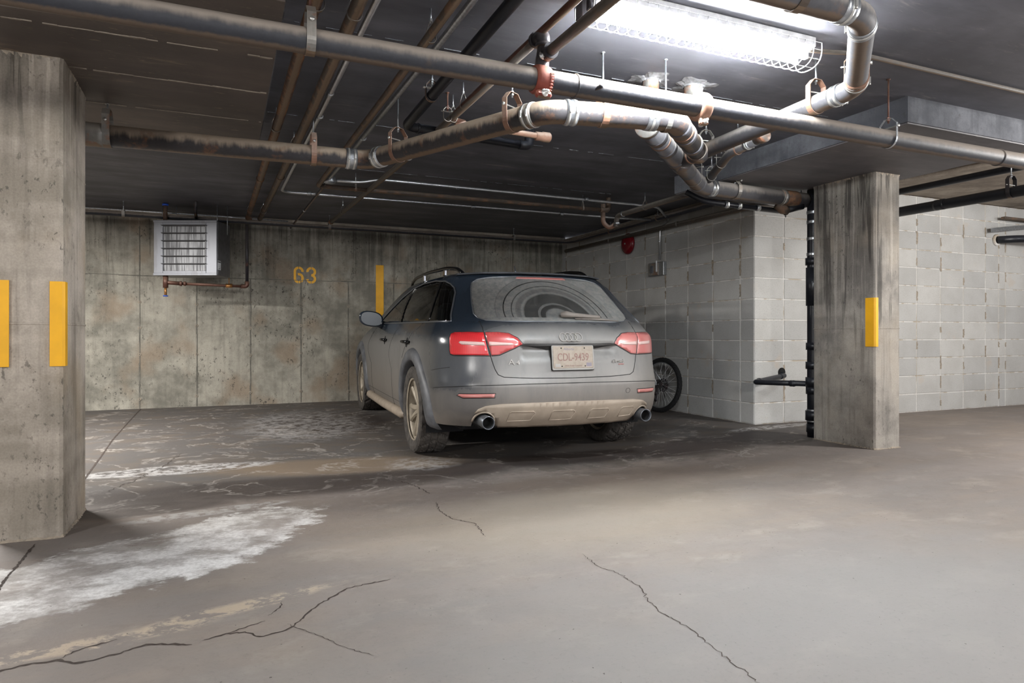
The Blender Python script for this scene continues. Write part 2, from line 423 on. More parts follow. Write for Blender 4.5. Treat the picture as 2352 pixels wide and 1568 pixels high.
class MB:
    """collects geometry; build() links it as ONE mesh object"""

    def __init__(s):
        s.v = []
        s.f = []
        s.sm = []

    def add(s, vs, fs, smooth=False):
        k = len(s.v)
        s.v += [tuple(v) for v in vs]
        s.f += [tuple(i + k for i in f) for f in fs]
        s.sm += [smooth] * len(fs)
        return s

    def box(s, c, size, rz=0.0, bev=0.0, M=None):
        hx, hy, hz = size[0] / 2, size[1] / 2, size[2] / 2
        if bev <= 0:
            vs = [(x, y, z) for z in (-hz, hz) for x, y in ((-hx, -hy), (hx, -hy), (hx, hy), (-hx, hy))]
            fs = [(3, 2, 1, 0), (4, 5, 6, 7), (0, 1, 5, 4), (1, 2, 6, 5), (2, 3, 7, 6), (3, 0, 4, 7)]
        else:
            bm = bmesh.new()
            bmesh.ops.create_cube(bm, size=1)
            for v in bm.verts:
                v.co = Vector((v.co.x * size[0], v.co.y * size[1], v.co.z * size[2]))
            bmesh.ops.bevel(bm, geom=list(bm.edges), offset=bev, segments=1, affect='EDGES', profile=0.5)
            bm.verts.index_update()
            vs = [tuple(v.co) for v in bm.verts]
            fs = [tuple(v.index for v in f.verts) for f in bm.faces]
            bm.free()
        T = Matrix.Translation(Vector(c)) @ (M if M is not None else Matrix.Rotation(rz, 4, 'Z'))
        return s.add([T @ Vector(v) for v in vs], fs)

    def tube(s, pts, r, n=16, caps=True, closed=False, sq=None):
        """round tube along pts; r number or list; sq=(w,h): rectangular section (w along the path-binormal)"""
        pts = [Vector(p) for p in pts]
        m_ = len(pts)
        rr = r if isinstance(r, (list, tuple)) else [r] * m_
        tang = []
        for i in range(m_):
            if closed:
                t = pts[(i + 1) % m_] - pts[i - 1]
            else:
                t = pts[min(i + 1, m_ - 1)] - pts[max(i - 1, 0)]
            if t.length < 1e-9:
                t = tang[-1] if tang else Vector((0, 0, 1))
            tang.append(t.normalized())
        up = Vector((0, 0, 1)) if abs(tang[0].z) < 0.9 else Vector((1, 0, 0))
        nrm = (up - tang[0] * up.dot(tang[0])).normalized()
        vs = []
        for i in range(m_):
            nrm = nrm - tang[i] * nrm.dot(tang[i])
            if nrm.length < 1e-6:
                nrm = tang[i].orthogonal()
            nrm.normalize()
            b = tang[i].cross(nrm)
            for k in range(n):
                a = 2 * PI * k / n
                vs.append(pts[i] + (nrm * math.cos(a) + b * math.sin(a)) * rr[i])
        fs = []
        L = m_ if closed else m_ - 1
        for i in range(L):
            j = (i + 1) % m_
            for k in range(n):
                k2 = (k + 1) % n
                fs.append((i * n + k, i * n + k2, j * n + k2, j * n + k))
        s.add(vs, fs, True)
        if caps and not closed:
            base = len(s.v) - len(vs)
            s.f.append(tuple(base + k for k in reversed(range(n))))
            s.sm.append(False)
            s.f.append(tuple(base + (m_ - 1) * n + k for k in range(n)))
            s.sm.append(False)
        return s

    def ribbon(s, pts, axis, w, th, closed=False):
        """flat strap swept along pts, w wide along axis, th thick"""
        pts = [Vector(p) for p in pts]
        ax = Vector(axis).normalized()
        m_ = len(pts)
        vs = []
        for i in range(m_):
            t = (pts[(i + 1) % m_] - pts[i - 1]) if closed else (pts[min(i + 1, m_ - 1)] - pts[max(i - 1, 0)])
            nn = ax.cross(t.normalized()).normalized()
            for a, b in ((-1, -1), (1, -1), (1, 1), (-1, 1)):
                vs.append(pts[i] + ax * (a * w / 2) + nn * (b * th / 2))
        fs = []
        for i in range(m_ if closed else m_ - 1):
            j = (i + 1) % m_
            for k in range(4):
                k2 = (k + 1) % 4
                fs.append((i * 4 + k, i * 4 + k2, j * 4 + k2, j * 4 + k))
        if not closed:
            fs.append((3, 2, 1, 0))
            e_ = (m_ - 1) * 4
            fs.append((e_, e_ + 1, e_ + 2, e_ + 3))
        return s.add(vs, fs)

    def lathe(s, prof, n=24, M=None, smooth=True, closed=False):
        """prof: (r, h) revolved about local Z"""
        vs = []
        m_ = len(prof)
        for r, h in prof:
            for k in range(n):
                a = 2 * PI * k / n
                vs.append(Vector((r * math.cos(a), r * math.sin(a), h)))
        fs = []
        for i in range(m_ if closed else m_ - 1):
            j = (i + 1) % m_
            for k in range(n):
                k2 = (k + 1) % n
                fs.append((i * n + k, i * n + k2, j * n + k2, j * n + k))
        if M is not None:
            vs = [M @ v for v in vs]
        return s.add(vs, fs, smooth)

    def prism(s, poly, d, M=None):
        """2-D polygon in local XY extruded by d along local Z"""
        n = len(poly)
        vs = [Vector((x, y, 0)) for x, y in poly] + [Vector((x, y, d)) for x, y in poly]
        fs = [tuple(reversed(range(n))), tuple(range(n, 2 * n))]
        for k in range(n):
            k2 = (k + 1) % n
            fs.append((k, k2, n + k2, n + k))
        if M is not None:
            vs = [M @ v for v in vs]
        return s.add(vs, fs)

    def mesh(s, name, mat):
        me = bpy.data.meshes.new(name)
        me.from_pydata(s.v, [], s.f)
        bm = bmesh.new()
        bm.from_mesh(me)
        bmesh.ops.recalc_face_normals(bm, faces=bm.faces)
        bm.to_mesh(me)
        bm.free()
        for i, p in enumerate(me.polygons):
            p.use_smooth = s.sm[i] if i < len(s.sm) else False
        me.materials.append(mat)
        me.update()
        return me

    def build(s, name, mat, parent=None):
        return link(name, s.mesh(name, mat), parent)


def frame(p, axis, up=(0, 0, 1)):
    """matrix whose local Z points along axis, origin p"""
    z = Vector(axis).normalized()
    u = Vector(up)
    if abs(z.dot(u)) > 0.95:
        u = Vector((1, 0, 0))
    x = u.cross(z).normalized()
    y = z.cross(x)
    M = Matrix((x, y, z)).transposed().to_4x4()
    M.translation = Vector(p)
    return M


def bend(pts, rad, seg=6):
    """round the inner corners of a polyline"""
    pts = [Vector(p) for p in pts]
    out = [pts[0]]
    for i in range(1, len(pts) - 1):
        a, b, c_ = pts[i - 1], pts[i], pts[i + 1]
        d1, d2 = (a - b), (c_ - b)
        r = min(rad, d1.length * 0.48, d2.length * 0.48)
        p, q = b + d1.normalized() * r, b + d2.normalized() * r
        for k in range(seg + 1):
            t = k / seg
            out.append(p * (1 - t) ** 2 + b * 2 * t * (1 - t) + q * t * t)
    out.append(pts[-1])
    return out


def struct(o):
    o['kind'] = 'structure'
    return o


# ------------------------------------------------------------------ levels
def floor_z(x, y):
    def ss(v, a, b):
        t = max(0.0, min(1.0, (v - a) / (b - a)))
        return t * t * (3 - 2 * t)
    fx = 1 - ss(x, 3.0, 4.35)
    fx *= 0.62 + 0.38 * ss(x, -1.0, 1.0)
    fy = (0.45 + 0.55 * ss(y, 1.5, 4.6)) * (1 - 0.88 * ss(y, 5.2, 8.8))
    return -0.059 * fx * fy


def ceil_z(y):
    return 2.225 + max(0.0, y - 4.5) * 0.018


# floor
xs = np.arange(-7, 12.01, 0.125)
ys = np.arange(-4, 9.31, 0.125)
vs = [(x, y, floor_z(x, y)) for y in ys for x in xs]
nx = len(xs)
fs = [(j * nx + i, j * nx + i + 1, (j + 1) * nx + i + 1, (j + 1) * nx + i) for j in range(len(ys) - 1) for i in range(nx - 1)]
k = len(vs)
vs += [(-7, -4, -0.3), (12, -4, -0.3), (12, 9.3, -0.3), (-7, 9.3, -0.3)]
fs.append((k + 3, k + 2, k + 1, k))
floor_ = MB().add(vs, fs, True).build('floor', MAT['floor'])
struct(floor_)


def crack(pts, w, jit=0.012, name='crack'):
    P = [Vector((x, y, 0)) for x, y in pts]
    out = []
    for a, b in zip(P[:-1], P[1:]):
        n = max(2, int((b - a).length / 0.012))
        for i in range(n):
            p = a.lerp(b, i / n)
            out.append(p + Vector((random.uniform(-jit, jit), random.uniform(-jit, jit), 0)) * (0.6 if i else 0))
    out.append(P[-1])
    vs, fs = [], []
    for i, p in enumerate(out):
        t = (out[min(i + 1, len(out) - 1)] - out[max(i - 1, 0)]).normalized()
        nrm = Vector((-t.y, t.x, 0))
        ww = w * random.uniform(0.35, 1.0) * min(1, 0.3 + min(i, len(out) - 1 - i) / 4)
        for sgn in (-1, 1):
            q = p + nrm * sgn * ww / 2
            vs.append((q.x, q.y, floor_z(q.x, q.y) + 0.0012))
    for i in range(len(out) - 1):
        fs.append((2 * i, 2 * i + 1, 2 * i + 3, 2 * i + 2))
    MB().add(vs, fs).build(name, MAT['crack'], floor_)


crack([(-0.56, 2.10), (-0.53, 2.13), (-0.48, 2.14), (-0.41, 2.14), (-0.36, 2.1), (-0.32, 2.1), (-0.24, 2.13), (-0.2, 2.15), (-0.08, 2.1)], 0.012, 0.008)
crack([(-0.05, 2.12), (0.01, 2.14), (0.06, 2.13), (0.1, 2.08), (0.16, 2.09), (0.2, 2.12), (0.24, 2.19), (0.3, 2.27), (0.4, 2.37), (0.56, 2.4)], 0.009, 0.008)
crack([(-0.41, 2.14), (-0.38, 2.18), (-0.34, 2.2), (-0.28, 2.22)], 0.008, 0.008)
crack([(0.01, 2.14), (0.06, 2.16), (0.12, 2.19)], 0.010, 0.006)
crack([(1.34, 2.37), (1.32, 2.22), (1.35, 2.12), (1.35, 1.98), (1.3, 1.86), (1.28, 1.75), (1.29, 1.63), (1.27, 1.5), (1.25, 1.3)], 0.0045, 0.012)
crack([(1.06, 3.47), (1.02, 3.29), (1.03, 3.11), (1.1, 2.99), (1.07, 2.76)], 0.006, 0.012)
crack([(1.01, 4.12), (1.06, 3.94), (1.09, 3.68)], 0.008, 0.012)
crack([(0.13, 2.23), (0.17, 2.28), (0.18, 2.33)], 0.006, 0.006)
crack([(0.18, 2.14), (0.26, 2.02), (0.32, 1.91), (0.38, 1.83)], 0.003, 0.008)
crack([(-0.87, 8.80), (-0.85, 6.49), (-0.79, 4.95), (-0.76, 4.2)], 0.017, 0.004, 'saw_cut')
crack([(-0.73, 3.40), (-0.72, 2.95), (-0.70, 2.6)], 0.014, 0.004, 'saw_cut')
crack([(-0.3, 5.6), (-0.35, 5.2), (-0.5, 4.7), (-0.6, 4.4)], 0.006, 0.03)

# slab over the bay, sloping up a little to the back wall; lighter higher soffit at the right
T = 0.35
vs = [(-7, -4, 2.225), (4.88, -4, 2.225), (4.88, 4.5, 2.225), (-7, 4.5, 2.225), (4.88, 9.3, ceil_z(9.3)), (-7, 9.3, ceil_z(9.3))]
vs += [(x, y, 2.65) for x, y, z in vs]
fs = [(0, 1, 2, 3), (3, 2, 4, 5), (9, 8, 7, 6), (11, 10, 8, 9), (0, 6, 7, 1), (1, 7, 8, 2), (2, 8, 10, 4), (4, 10, 11, 5), (5, 11, 9, 3), (3, 9, 6, 0)]
ceil_ = struct(MB().add(vs, fs).build('ceiling', MAT['ceil']))
MB().box((8.49, 4.05, 2.53), (7.22, 2.8, 0.26)).build('upper_slab', MAT['soffit'], ceil_)
MB().box((8.49, -0.68, 2.40), (7.22, 6.64, 0.35)).build('right_slab', MAT['panel_r'], ceil_)
# formwork lines of the slab boards


def board_line(x0, x1, y, z, w, mat, parent, gap=0.12):
    b = MB()
    x = x0
    while x < x1:
        L = min(random.uniform(0.01, 0.07), x1 - x)
        if random.random() > gap:
            ww = w * random.uniform(0.25, 1.5)
            b.box((x + L / 2, y + random.uniform(-w, w) * 0.35, z), (L * 1.02, ww, 0.005))
        x += L
    b.build('board_line', mat, parent)


def drop(name, x0, x1, y0, y1, zb, mat):
    b = MB()
    b.box(((x0 + x1) / 2, (y0 + y1) / 2, (zb + 2.235) / 2 + 0.004), (x1 - x0, y1 - y0, 2.235 - zb - 0.008))
    o = b.build(name, MAT['drop_edge'], ceil_)
    MB().box(((x0 + x1) / 2, (y0 + y1) / 2, zb + 0.003), (x1 - x0 - 0.012, y1 - y0 - 0.012, 0.008)).build('soffit_face', mat, o)
    return o


dl = drop('drop_panel', -1.75, 0.215, 2.55, 4.60, 2.07, MAT['panel'])
dr = drop('drop_panel', 3.60, 4.88, 2.60, 4.75, 2.07, MAT['panel_r'])
board_line(-1.74, 0.20, 3.10, 2.0675, 0.007, MAT['soffit'], dl)
for y_b in (3.05, 4.35, 5.65):
    board_line(0.25, 3.55, y_b, ceil_z(y_b) - 0.0005, 0.004, MAT['drop_edge'], ceil_, 0.35)
board_line(-1.74, 0.20, 3.56, 2.0675, 0.010, MAT['soffit'], dl, 0.05)
board_line(-1.74, 0.20, 4.05, 2.0675, 0.006, MAT['soffit'], dl, 0.2)
# beam continuing the left drop panel beyond the frame, before the camera
MB().box((-0.9, 1.4, 2.15), (2.23, 1.9, 0.16), bev=0.012).build('drop_beam', MAT['panel'], ceil_)


# ------------------------------------------------------------------ back wall, with formwork fins and tie holes
bw = struct(MB().box((-1.15, 8.98, 1.1), (11.7, 0.30, 2.5)).build('wall_back', MAT['wall']))
for x in (-1.5, -0.886, -0.286, 0.312, 0.909, 1.503, 2.10, 2.70, 3.3, 3.9):
    z1 = 1.545 if x > -0.8 else 2.12
    b = MB()
    zz_ = 0.0
    while zz_ < z1 - 0.01:
        h = min(random.uniform(0.15, 0.4), z1 - zz_)
        b.box((x + random.uniform(-.0025, .0025), 8.829, zz_ + h / 2), (random.uniform(0.008, 0.017), random.uniform(0.004, 0.012), h))
        zz_ += h
    b.build('form_seam', MAT['seamline'], bw)
b = MB()
for i in range(24):
    x = -2.9 + 0.3 * i
    b.box((x + 0.15, 8.829, 1.548 + random.uniform(-0.004, 0.004)), (0.3, random.uniform(0.004, 0.01), random.uniform(0.006, 0.013)))
b.build('form_seam', MAT['seamline'], bw)
for x in (-0.886, -0.286, 0.312, 0.909, 1.503):
    for z in (0.13, 0.62, 0.95, 1.25):
        M = frame((x, 8.832, z + random.uniform(-.03, .03)), (0, -1, 0))
        MB().lathe([(0.0, 0.004), (0.008, 0.004), (0.016, 0.010), (0.02, 0.0)], 10, M).build('tie_mark', MAT['smear'], bw)
# vertical stains stay in the material; painted bay number, stencilled with two bridges
PT = lambda x, z: (x, z)


def arc(cx, cy, r0, r1, a0, a1, n=14, sx=1.0, sy=1.0):
    o = [(cx + r1 * math.cos(R(a0 + (a1 - a0) * k / n)) * sx, cy + r1 * math.sin(R(a0 + (a1 - a0) * k / n)) * sy) for k in range(n + 1)]
    i = [(cx + r0 * math.cos(R(a1 + (a0 - a1) * k / n)) * sx, cy + r0 * math.sin(R(a1 + (a0 - a1) * k / n)) * sy) for k in range(n + 1)]
    return o + i


def stencil(b, poly, ox, oz, M0, dep=0.0025):
    """arc strips are ring sectors: first half outer, second half inner reversed"""
    n = len(poly) // 2
    for k in range(n - 1):
        q = [poly[k], poly[k + 1], poly[2 * n - 2 - k], poly[2 * n - 1 - k]]
        b.prism([(x + ox, z + oz) for x, z in q], dep, M0)


MW = Matrix(((1, 0, 0, 0), (0, 0, -1, 8.8295), (0, 1, 0, 0), (0, 0, 0, 1)))   # local x,y -> world x,z; extrude toward -y
H6, W6, t6 = 0.212, 0.122, 0.030
r6 = W6 / 2
num = thing('bay_number', 'yellow stencilled bay number 63 painted on the back wall', 'number', (0, 0, 0))
g = 0.0035
b = MB()
ox, oz = 0.822 + r6, 1.508
aL, aR = 90 + 5, 90 - 5
stencil(b, arc(0, H6 - r6, r6 - t6, r6, -6, 86), ox, oz, MW)
stencil(b, arc(0, H6 - r6, r6 - t6, r6, 94, 180), ox, oz, MW)
b.prism([(ox - r6, oz + r6), (ox - r6 + t6, oz + r6), (ox - r6 + t6, oz + H6 - r6), (ox - r6, oz + H6 - r6)], 0.0025, MW)
stencil(b, arc(0, r6, r6 - t6, r6, 180, 266), ox, oz, MW)
stencil(b, arc(0, r6, r6 - t6, r6, 274, 360), ox, oz, MW)
stencil(b, arc(0, 0.070, r6 - t6, r6, 0, 104), ox, oz, MW)
b.prism([(ox + r6 - t6, oz + r6 - 0.001), (ox + r6, oz + r6 - 0.001), (ox + r6, oz + 0.071), (ox + r6 - t6, oz + 0.071)], 0.0025, MW)
b.build('digit', MAT['yellow'], num)
b = MB()
ox = 0.975 + r6
r3 = H6 / 4 + t6 / 4
stencil(b, arc(0, H6 - r3, r3 - t6, r3, -90, 86, sx=r6 / r3), ox, oz, MW)
stencil(b, arc(0, H6 - r3, r3 - t6, r3, 94, 186, sx=r6 / r3), ox, oz, MW)
stencil(b, arc(0, r3, r3 - t6, r3, -86, 90, sx=r6 / r3), ox, oz, MW, 0.0032)
stencil(b, arc(0, r3, r3 - t6, r3, 185, 266, sx=r6 / r3), ox, oz, MW)
b.build('digit', MAT['yellow'], num)
# yellow wall stripe beside it
st = thing('wall_stripe', 'tall yellow painted stripe on the back wall behind the car mirror', 'stripe', (0, 0, 0))
MB().box((1.914, 8.8255, 1.20), (0.104, 0.007, 1.16), bev=0.002).build('paint_strip', MAT['yellow'], st)


# left wall, far beyond the frame edge, closes the bay
struct(MB().box((-6.85, 2.65, 1.1), (0.3, 13.3, 2.5)).build('wall_left', MAT['wall']))

# ------------------------------------------------------------------ block walls
def blockmesh(w, h, d):
    return MB().box((0, 0, 0), (w, d, h), bev=0.005).mesh('block', MAT['block'])


BM = {}


def lay_wall(name, x0, y0, dx, dy, spans, rows, ztop, back):
    """spans: widths of the columns along (dx,dy); blocks proud of a mortar backing"""
    L = sum(spans)
    cx, cy = x0 + dx * L / 2, y0 + dy * L / 2
    nx_, ny_ = back
    ang = math.atan2(dy, dx)
    tr = 0.012     # the backing stops short of the corner so it never shows through
    core = MB().box((cx + dx * tr / 2 + nx_ * 0.105, cy + dy * tr / 2 + ny_ * 0.105, ztop / 2), (L - tr, 0.20, ztop), ang)
    w = struct(core.build(name, MAT['mortar']))
    for r in range(rows):
        z0 = r * 0.2
        h = min(0.2, ztop - z0) - 0.009
        if h < 0.04:
            continue
        p = 0.0
        for i, s_ in enumerate(spans):
            key = (round(s_, 3), round(h, 3))
            if key not in BM:
                BM[key] = blockmesh(s_ - 0.009, h, 0.03)
            off = random.uniform(-0.0012, 0.0012)
            q = p + s_ / 2
            o = link('block', BM[key], w)
            o.location = (x0 + dx * q + nx_ * (0.015 + off), y0 + dy * q + ny_ * (0.015 + off), z0 + 0.0045 + h / 2)
            o.rotation_euler = (0, 0, ang)
            p += s_
    # irregular mortar smears beside some upright joints
    p = 0.0
    for i, s_ in enumerate(spans[:-1]):
        p += s_
        for r in range(rows):
            if random.random() < 0.42:
                hh = random.uniform(0.05, 0.16)
                zc = r * 0.2 + random.uniform(0.05, 0.15)
                if zc + hh / 2 > ztop - 0.03:
                    continue
                b = MB()
                n = 7
                pl = []
                for k in range(n):
                    pl.append((random.uniform(0.006, 0.022), -hh / 2 + hh * k / (n - 1)))
                pr_ = [(-random.uniform(0.003, 0.015), y) for x, y in reversed(pl)]
                M = Matrix(((dx, 0, -nx_, x0 + dx * p + nx_ * 0.0012), (dy, 0, -ny_, y0 + dy * p + ny_ * 0.0012), (0, 1, 0, zc), (0, 0, 0, 1)))
                b.prism(pl + pr_, 0.0022, M)
                b.build('mortar_smear', MAT['smear'], w)
    return w


# wall facing the bay (runs back from the corner), then the one facing the aisle
wr = lay_wall('wall_right', 4.643, 4.904, 0, 1, [0.185] + [0.4] * 9 + [0.14], 12, 2.27, (1, 0))
wf = lay_wall('wall_front', 4.643, 4.904, 1, 0, [0.374] + [0.4] * 3 + [0.30], 12, 2.392, (0, 1))
wq = lay_wall('wall_far', 6.27, 5.0, 1, 0, [0.4] * 5 + [0.25, 0.13] + [0.4] * 3, 12, 2.392, (0, 1))
# wall_front turns the corner behind the column
struct(MB().box((6.40, 5.35, 1.2), (0.26, 0.48, 2.38)).build('trim_1', MAT['mortar']))
struct(MB().box((11.9, 2.4, 1.25), (0.3, 5.4, 2.6)).build('wall_east', MAT['mortar']))


# ------------------------------------------------------------------ columns
def column(label, x0, x1, y0, y1, zt, mat, corner_pads):
    zb = min(floor_z(x, y) for x in (x0, x1) for y in (y0, y1)) - 0.01
    t = thing('concrete_column', label, 'column', ((x0 + x1) / 2, (y0 + y1) / 2, 0))
    cxm, cym = (x0 + x1) / 2, (y0 + y1) / 2
    b = MB()
    ch = 0.012
    hx, hy = (x1 - x0) / 2, (y1 - y0) / 2
    poly = [(-hx + ch, -hy), (hx - ch, -hy), (hx, -hy + ch), (hx, hy - ch), (hx - ch, hy), (-hx + ch, hy), (-hx, hy - ch), (-hx, -hy + ch)]
    n = len(poly)
    zs = [zb, 0.9, 0.903, 0.907, 0.91, 1.62, 1.623, 1.627, 1.63, zt - 0.03, zt + 0.002]
    off = [0, 0, 0.003, 0.003, 0.0, 0, 0.0015, 0.0015, 0.0, 0, 0.004]
    vs, fs = [], []
    for z, o_ in zip(zs, off):
        for x, y in poly:
            vs.append((x + math.copysign(o_, x), y + math.copysign(o_, y), z))
    for i in range(len(zs) - 1):
        for k in range(n):
            fs.append((i * n + k, i * n + (k + 1) % n, (i + 1) * n + (k + 1) % n, (i + 1) * n + k))
    fs.append(tuple(reversed(range(n))))
    fs.append(tuple(range((len(zs) - 1) * n, len(zs) * n)))
    b.add(vs, fs)
    b.build('shaft', mat, t)
    # ragged grout left round the head and foot
    b = MB()
    random.seed(int(x0 * 100) + 900)
    per = []
    for k in range(n):
        a, c_ = Vector((*poly[k], 0)), Vector((*poly[(k + 1) % n], 0))
        m_ = max(1, int((c_ - a).length / 0.012))
        per += [a.lerp(c_, i / m_) for i in range(m_)]
    vs, fs = [], []
    for i, p in enumerate(per):
        d = p.normalized()
        e_ = random.uniform(0.002, 0.009)
        vs += [(p.x + d.x * e_, p.y + d.y * e_, zt), (p.x + d.x * .0015, p.y + d.y * .0015, zt - random.uniform(0.004, 0.022))]
    m_ = len(per)
    for i in range(m_):
        j = (i + 1) % m_
        fs.append((2 * i, 2 * j, 2 * j + 1, 2 * i + 1))
    b.add(vs, fs)
    o = b.build('grout_ring', MAT['smear'], t)
    vs = []
    for i, p in enumerate(per):
        d = p.normalized()
        e_ = random.uniform(0.006, 0.016)
        fz = floor_z(cxm + p.x, cym + p.y)
        vs += [(p.x + d.x * e_, p.y + d.y * e_, fz + 0.001), (p.x + d.x * .0012, p.y + d.y * .0012, fz + random.uniform(0.004, 0.014))]
    MB().add(vs, fs).build('foot_grout', MAT['smear'], t)
    return t


cl = column('board-marked concrete column at the left edge with two yellow corner strips', -0.882, -0.645, 3.468, 4.005, 2.07, MAT['col_l'], None)
cr = column('grey concrete column beside the black drain stack, one yellow corner strip', 4.448, 4.724, 3.474, 4.040, 2.07, MAT['col_r'], None)


def guard(x, y, sx, z0, z1, label, wf_=0.062, ws=0.062, th=0.006):
    """painted steel angle round a column corner; sx=-1 left corner, +1 right corner"""
    t = thing('corner_guard', label, 'corner guard', (x, y, z0))
    h = z1 - z0
    e = 0.0045
    poly = [(0, 0), (-wf_, 0), (-wf_, -th), (-0.004, -th), (th, 0.004), (th, ws), (0, ws)]
    poly = [(px * sx + e * sx, py - e) for px, py in poly]
    b = MB()
    b.prism(poly, h)
    b.build('angle', MAT['yellow'], t)
    return t


guard(-0.645, 3.468, 1, 0.72, 1.09, 'yellow corner strip on the inner corner of the left column', 0.05, 0.05)
guard(-0.882, 3.468, -1, 0.72, 1.09, 'yellow corner strip cut by the left edge of the picture', 0.05, 0.05)
guard(4.448, 3.474, -1, 0.768, 1.133, 'yellow corner strip on the column by the drain stack', 0.030, 0.075)

# ------------------------------------------------------------------ pipes and their hangers
def band(p, axis, r, w, mat, parent, name='coupling', lugs=0, th=0.004, side=(0, -1, 0)):
    """sheet-steel band round a pipe; lugs adds worm-drive clamps"""
    M = frame(p, axis)
    h = w / 2
    b = MB()
    b.lathe([(r - 0.002, -h), (r + th, -h), (r + th + 0.0008, -h * 0.5), (r + th - 0.0006, 0), (r + th + 0.0008, h * 0.5), (r + th, h), (r - 0.002, h)], 24, M)
    o = b.build(name, mat, parent)
    for i in range(lugs):
        zz_ = (-h * 0.55, h * 0.55)[i] if lugs == 2 else 0
        a = Vector(axis).normalized()
        d = Vector(side)
        d = (d - a * d.dot(a)).normalized()
        c_ = Vector(p) + a * zz_ + d * (r + th + 0.004)
        t = a.cross(d)
        Mx = Matrix((t, a, d)).transposed().to_4x4()
        bb = MB()
        bb.box(c_, (0.026, 0.011, 0.009), M=Mx, bev=0.001)
        bb.lathe([(0, -0.005), (0.0045, -0.005), (0.0045, 0.005), (0, 0.005)], 8, frame(c_ + t * 0.017, t))
        bb.lathe([(r + th, -0.006), (r + th + 0.0018, -0.006), (r + th + 0.0018, 0.006), (r + th, 0.006)], 24, frame(Vector(p) + a * zz_, axis))
        bb.build('worm_clamp', MAT['bolt'], o)
    return o


def hanger(p, axis, r, parent, mat=None, h=0.10, w=0.030, rod_top=None, rod_mat=None, rr=0.0045):
    """clevis hanger: strap under the pipe, cross bolt over it, threaded rod up to the slab"""
    mat = mat or MAT['steel_dull']
    ax = Vector((axis[0], axis[1], 0)).normalized()
    sd = Vector((-ax.y, ax.x, 0))
    p = Vector(p)
    R_ = r + 0.004
    prof = [(0.35, h), (0.95, h - 0.028), (1.0, h - 0.045), (1.0, 0.0)]
    path = [(0.0, h), (R_ * 0.45, h)] + [(R_, h - R_ * 0.6), (R_, 0.02)]
    path += [(R_ * math.cos(a), R_ * math.sin(a)) for a in [-PI * k / 12 for k in range(13)]]
    path += [(-R_, 0.02), (-R_, h - R_ * 0.6), (-R_ * 0.45, h), (0.0, h)]
    pts = [p + sd * u_ + Vector((0, 0, z)) for u_, z in path]
    o = MB().ribbon(pts, ax, w, 0.003).build('hanger', mat, parent)
    # cross bolt
    M = frame(p + Vector((0, 0, r + 0.012)) - sd * (R_ + 0.012), sd)
    b = MB().lathe([(0, 0), (0.008, 0), (0.008, 0.007), (0.0035, 0.008), (0.0035, 2 * R_ + 0.026), (0, 2 * R_ + 0.026)], 8, M)
    b.build('cross_bolt', MAT['bolt'], o)
    zt = rod_top if rod_top is not None else ceil_z(p.y)
    b = MB().tube([p + Vector((0, 0, h - 0.022)), (p.x, p.y, zt + 0.002)], rr, 8)
    for z in (h - 0.006, h + 0.006):
        b.lathe([(0, -0.004), (0.009, -0.004), (0.009, 0.004), (0, 0.004)], 6, Matrix.Translation(p + Vector((0, 0, z))), smooth=False)
    b.lathe([(0, -0.002), (0.012, -0.002), (0.009, 0.003), (0, 0.003)], 10, Matrix.Translation((p.x, p.y, zt - 0.002)))
    b.build('rod', rod_mat or MAT['galv'], o)
    return o


def loop(p, axis, r, parent, mat=None, h=0.07, rod_top=None):
    """small swivel ring hanger"""
    mat = mat or MAT['steel_dull']
    ax = Vector((axis[0], axis[1], 0)).normalized()
    sd = Vector((-ax.y, ax.x, 0))
    p = Vector(p)
    R_ = r + 0.003
    pts = [p + sd * (R_ * math.sin(a)) + Vector((0, 0, -R_ * math.cos(a) if abs(a) < PI * 0.6 else -R_ * math.cos(a) + (abs(a) - PI * .6) / (PI * .4) * (h - R_))) for a in [-PI + 2 * PI * k / 20 for k in range(21)]]
    o = MB().ribbon(pts, ax, 0.014, 0.002).build('hanger', mat, parent)
    zt = rod_top if rod_top is not None else ceil_z(p.y)
    b = MB().tube([p + Vector((0, 0, h - 0.012)), (p.x, p.y, zt + 0.002)], 0.0038, 8)
    b.lathe([(0, -0.006), (0.008, -0.006), (0.008, 0.006), (0, 0.006)], 6, Matrix.Translation(p + Vector((0, 0, h))), smooth=False)
    b.build('rod', MAT['galv'], o)
    return o


def pipe(name, label, pts, r, mat, cat='pipe', rad=None, n=18, part='pipe_run', group=None):
    c_ = Vector(pts[0])
    t = thing(name, label, cat, (0, 0, 0), group=group)
    pp = bend(pts, rad if rad else r * 2.2) if len(pts) > 2 else pts
    if len(pp) == 2:      # subdivide long straight runs a little so they stay editable
        a, b_ = Vector(pp[0]), Vector(pp[1])
        pp = [a.lerp(b_, i / 6) for i in range(7)]
    MB().tube(pp, r, n).build(part, mat, t)
    return t


X = (1, 0, 0)
Y = (0, 1, 0)
# -- sprinkler main right across the picture
P1y, P1z = 2.472, 1.905
t = pipe('sprinkler_main', 'long dusty black steel pipe running right across the picture under the slab', [(-3.2, P1y, P1z), (5.75, P1y, P1z)], 0.0455, MAT['steel_main'], n=32)
hanger((0.286, P1y, P1z), X, 0.0455, t, MAT['steel_dull'], h=0.115, w=0.032, rod_mat=MAT['copper'])
hanger((3.27, P1y, P1z), X, 0.0455, t, MAT['galv'], h=0.105, w=0.012, rod_mat=MAT['copper'])
for x in (1.36, 4.2):
    band((x, P1y, P1z), X, 0.0455, 0.006, MAT['steel_main'], t, 'weld_ring')
M = frame((1.43, P1y - 0.030, P1z - 0.02), (0.75, -0.5, 0.45))
MB().lathe([(0, 0), (0.008, 0), (0.008, 0.035), (0.011, 0.036), (0.011, 0.045), (0, 0.045)], 8, M).build('scar_stud', MAT['steel_main'], t)


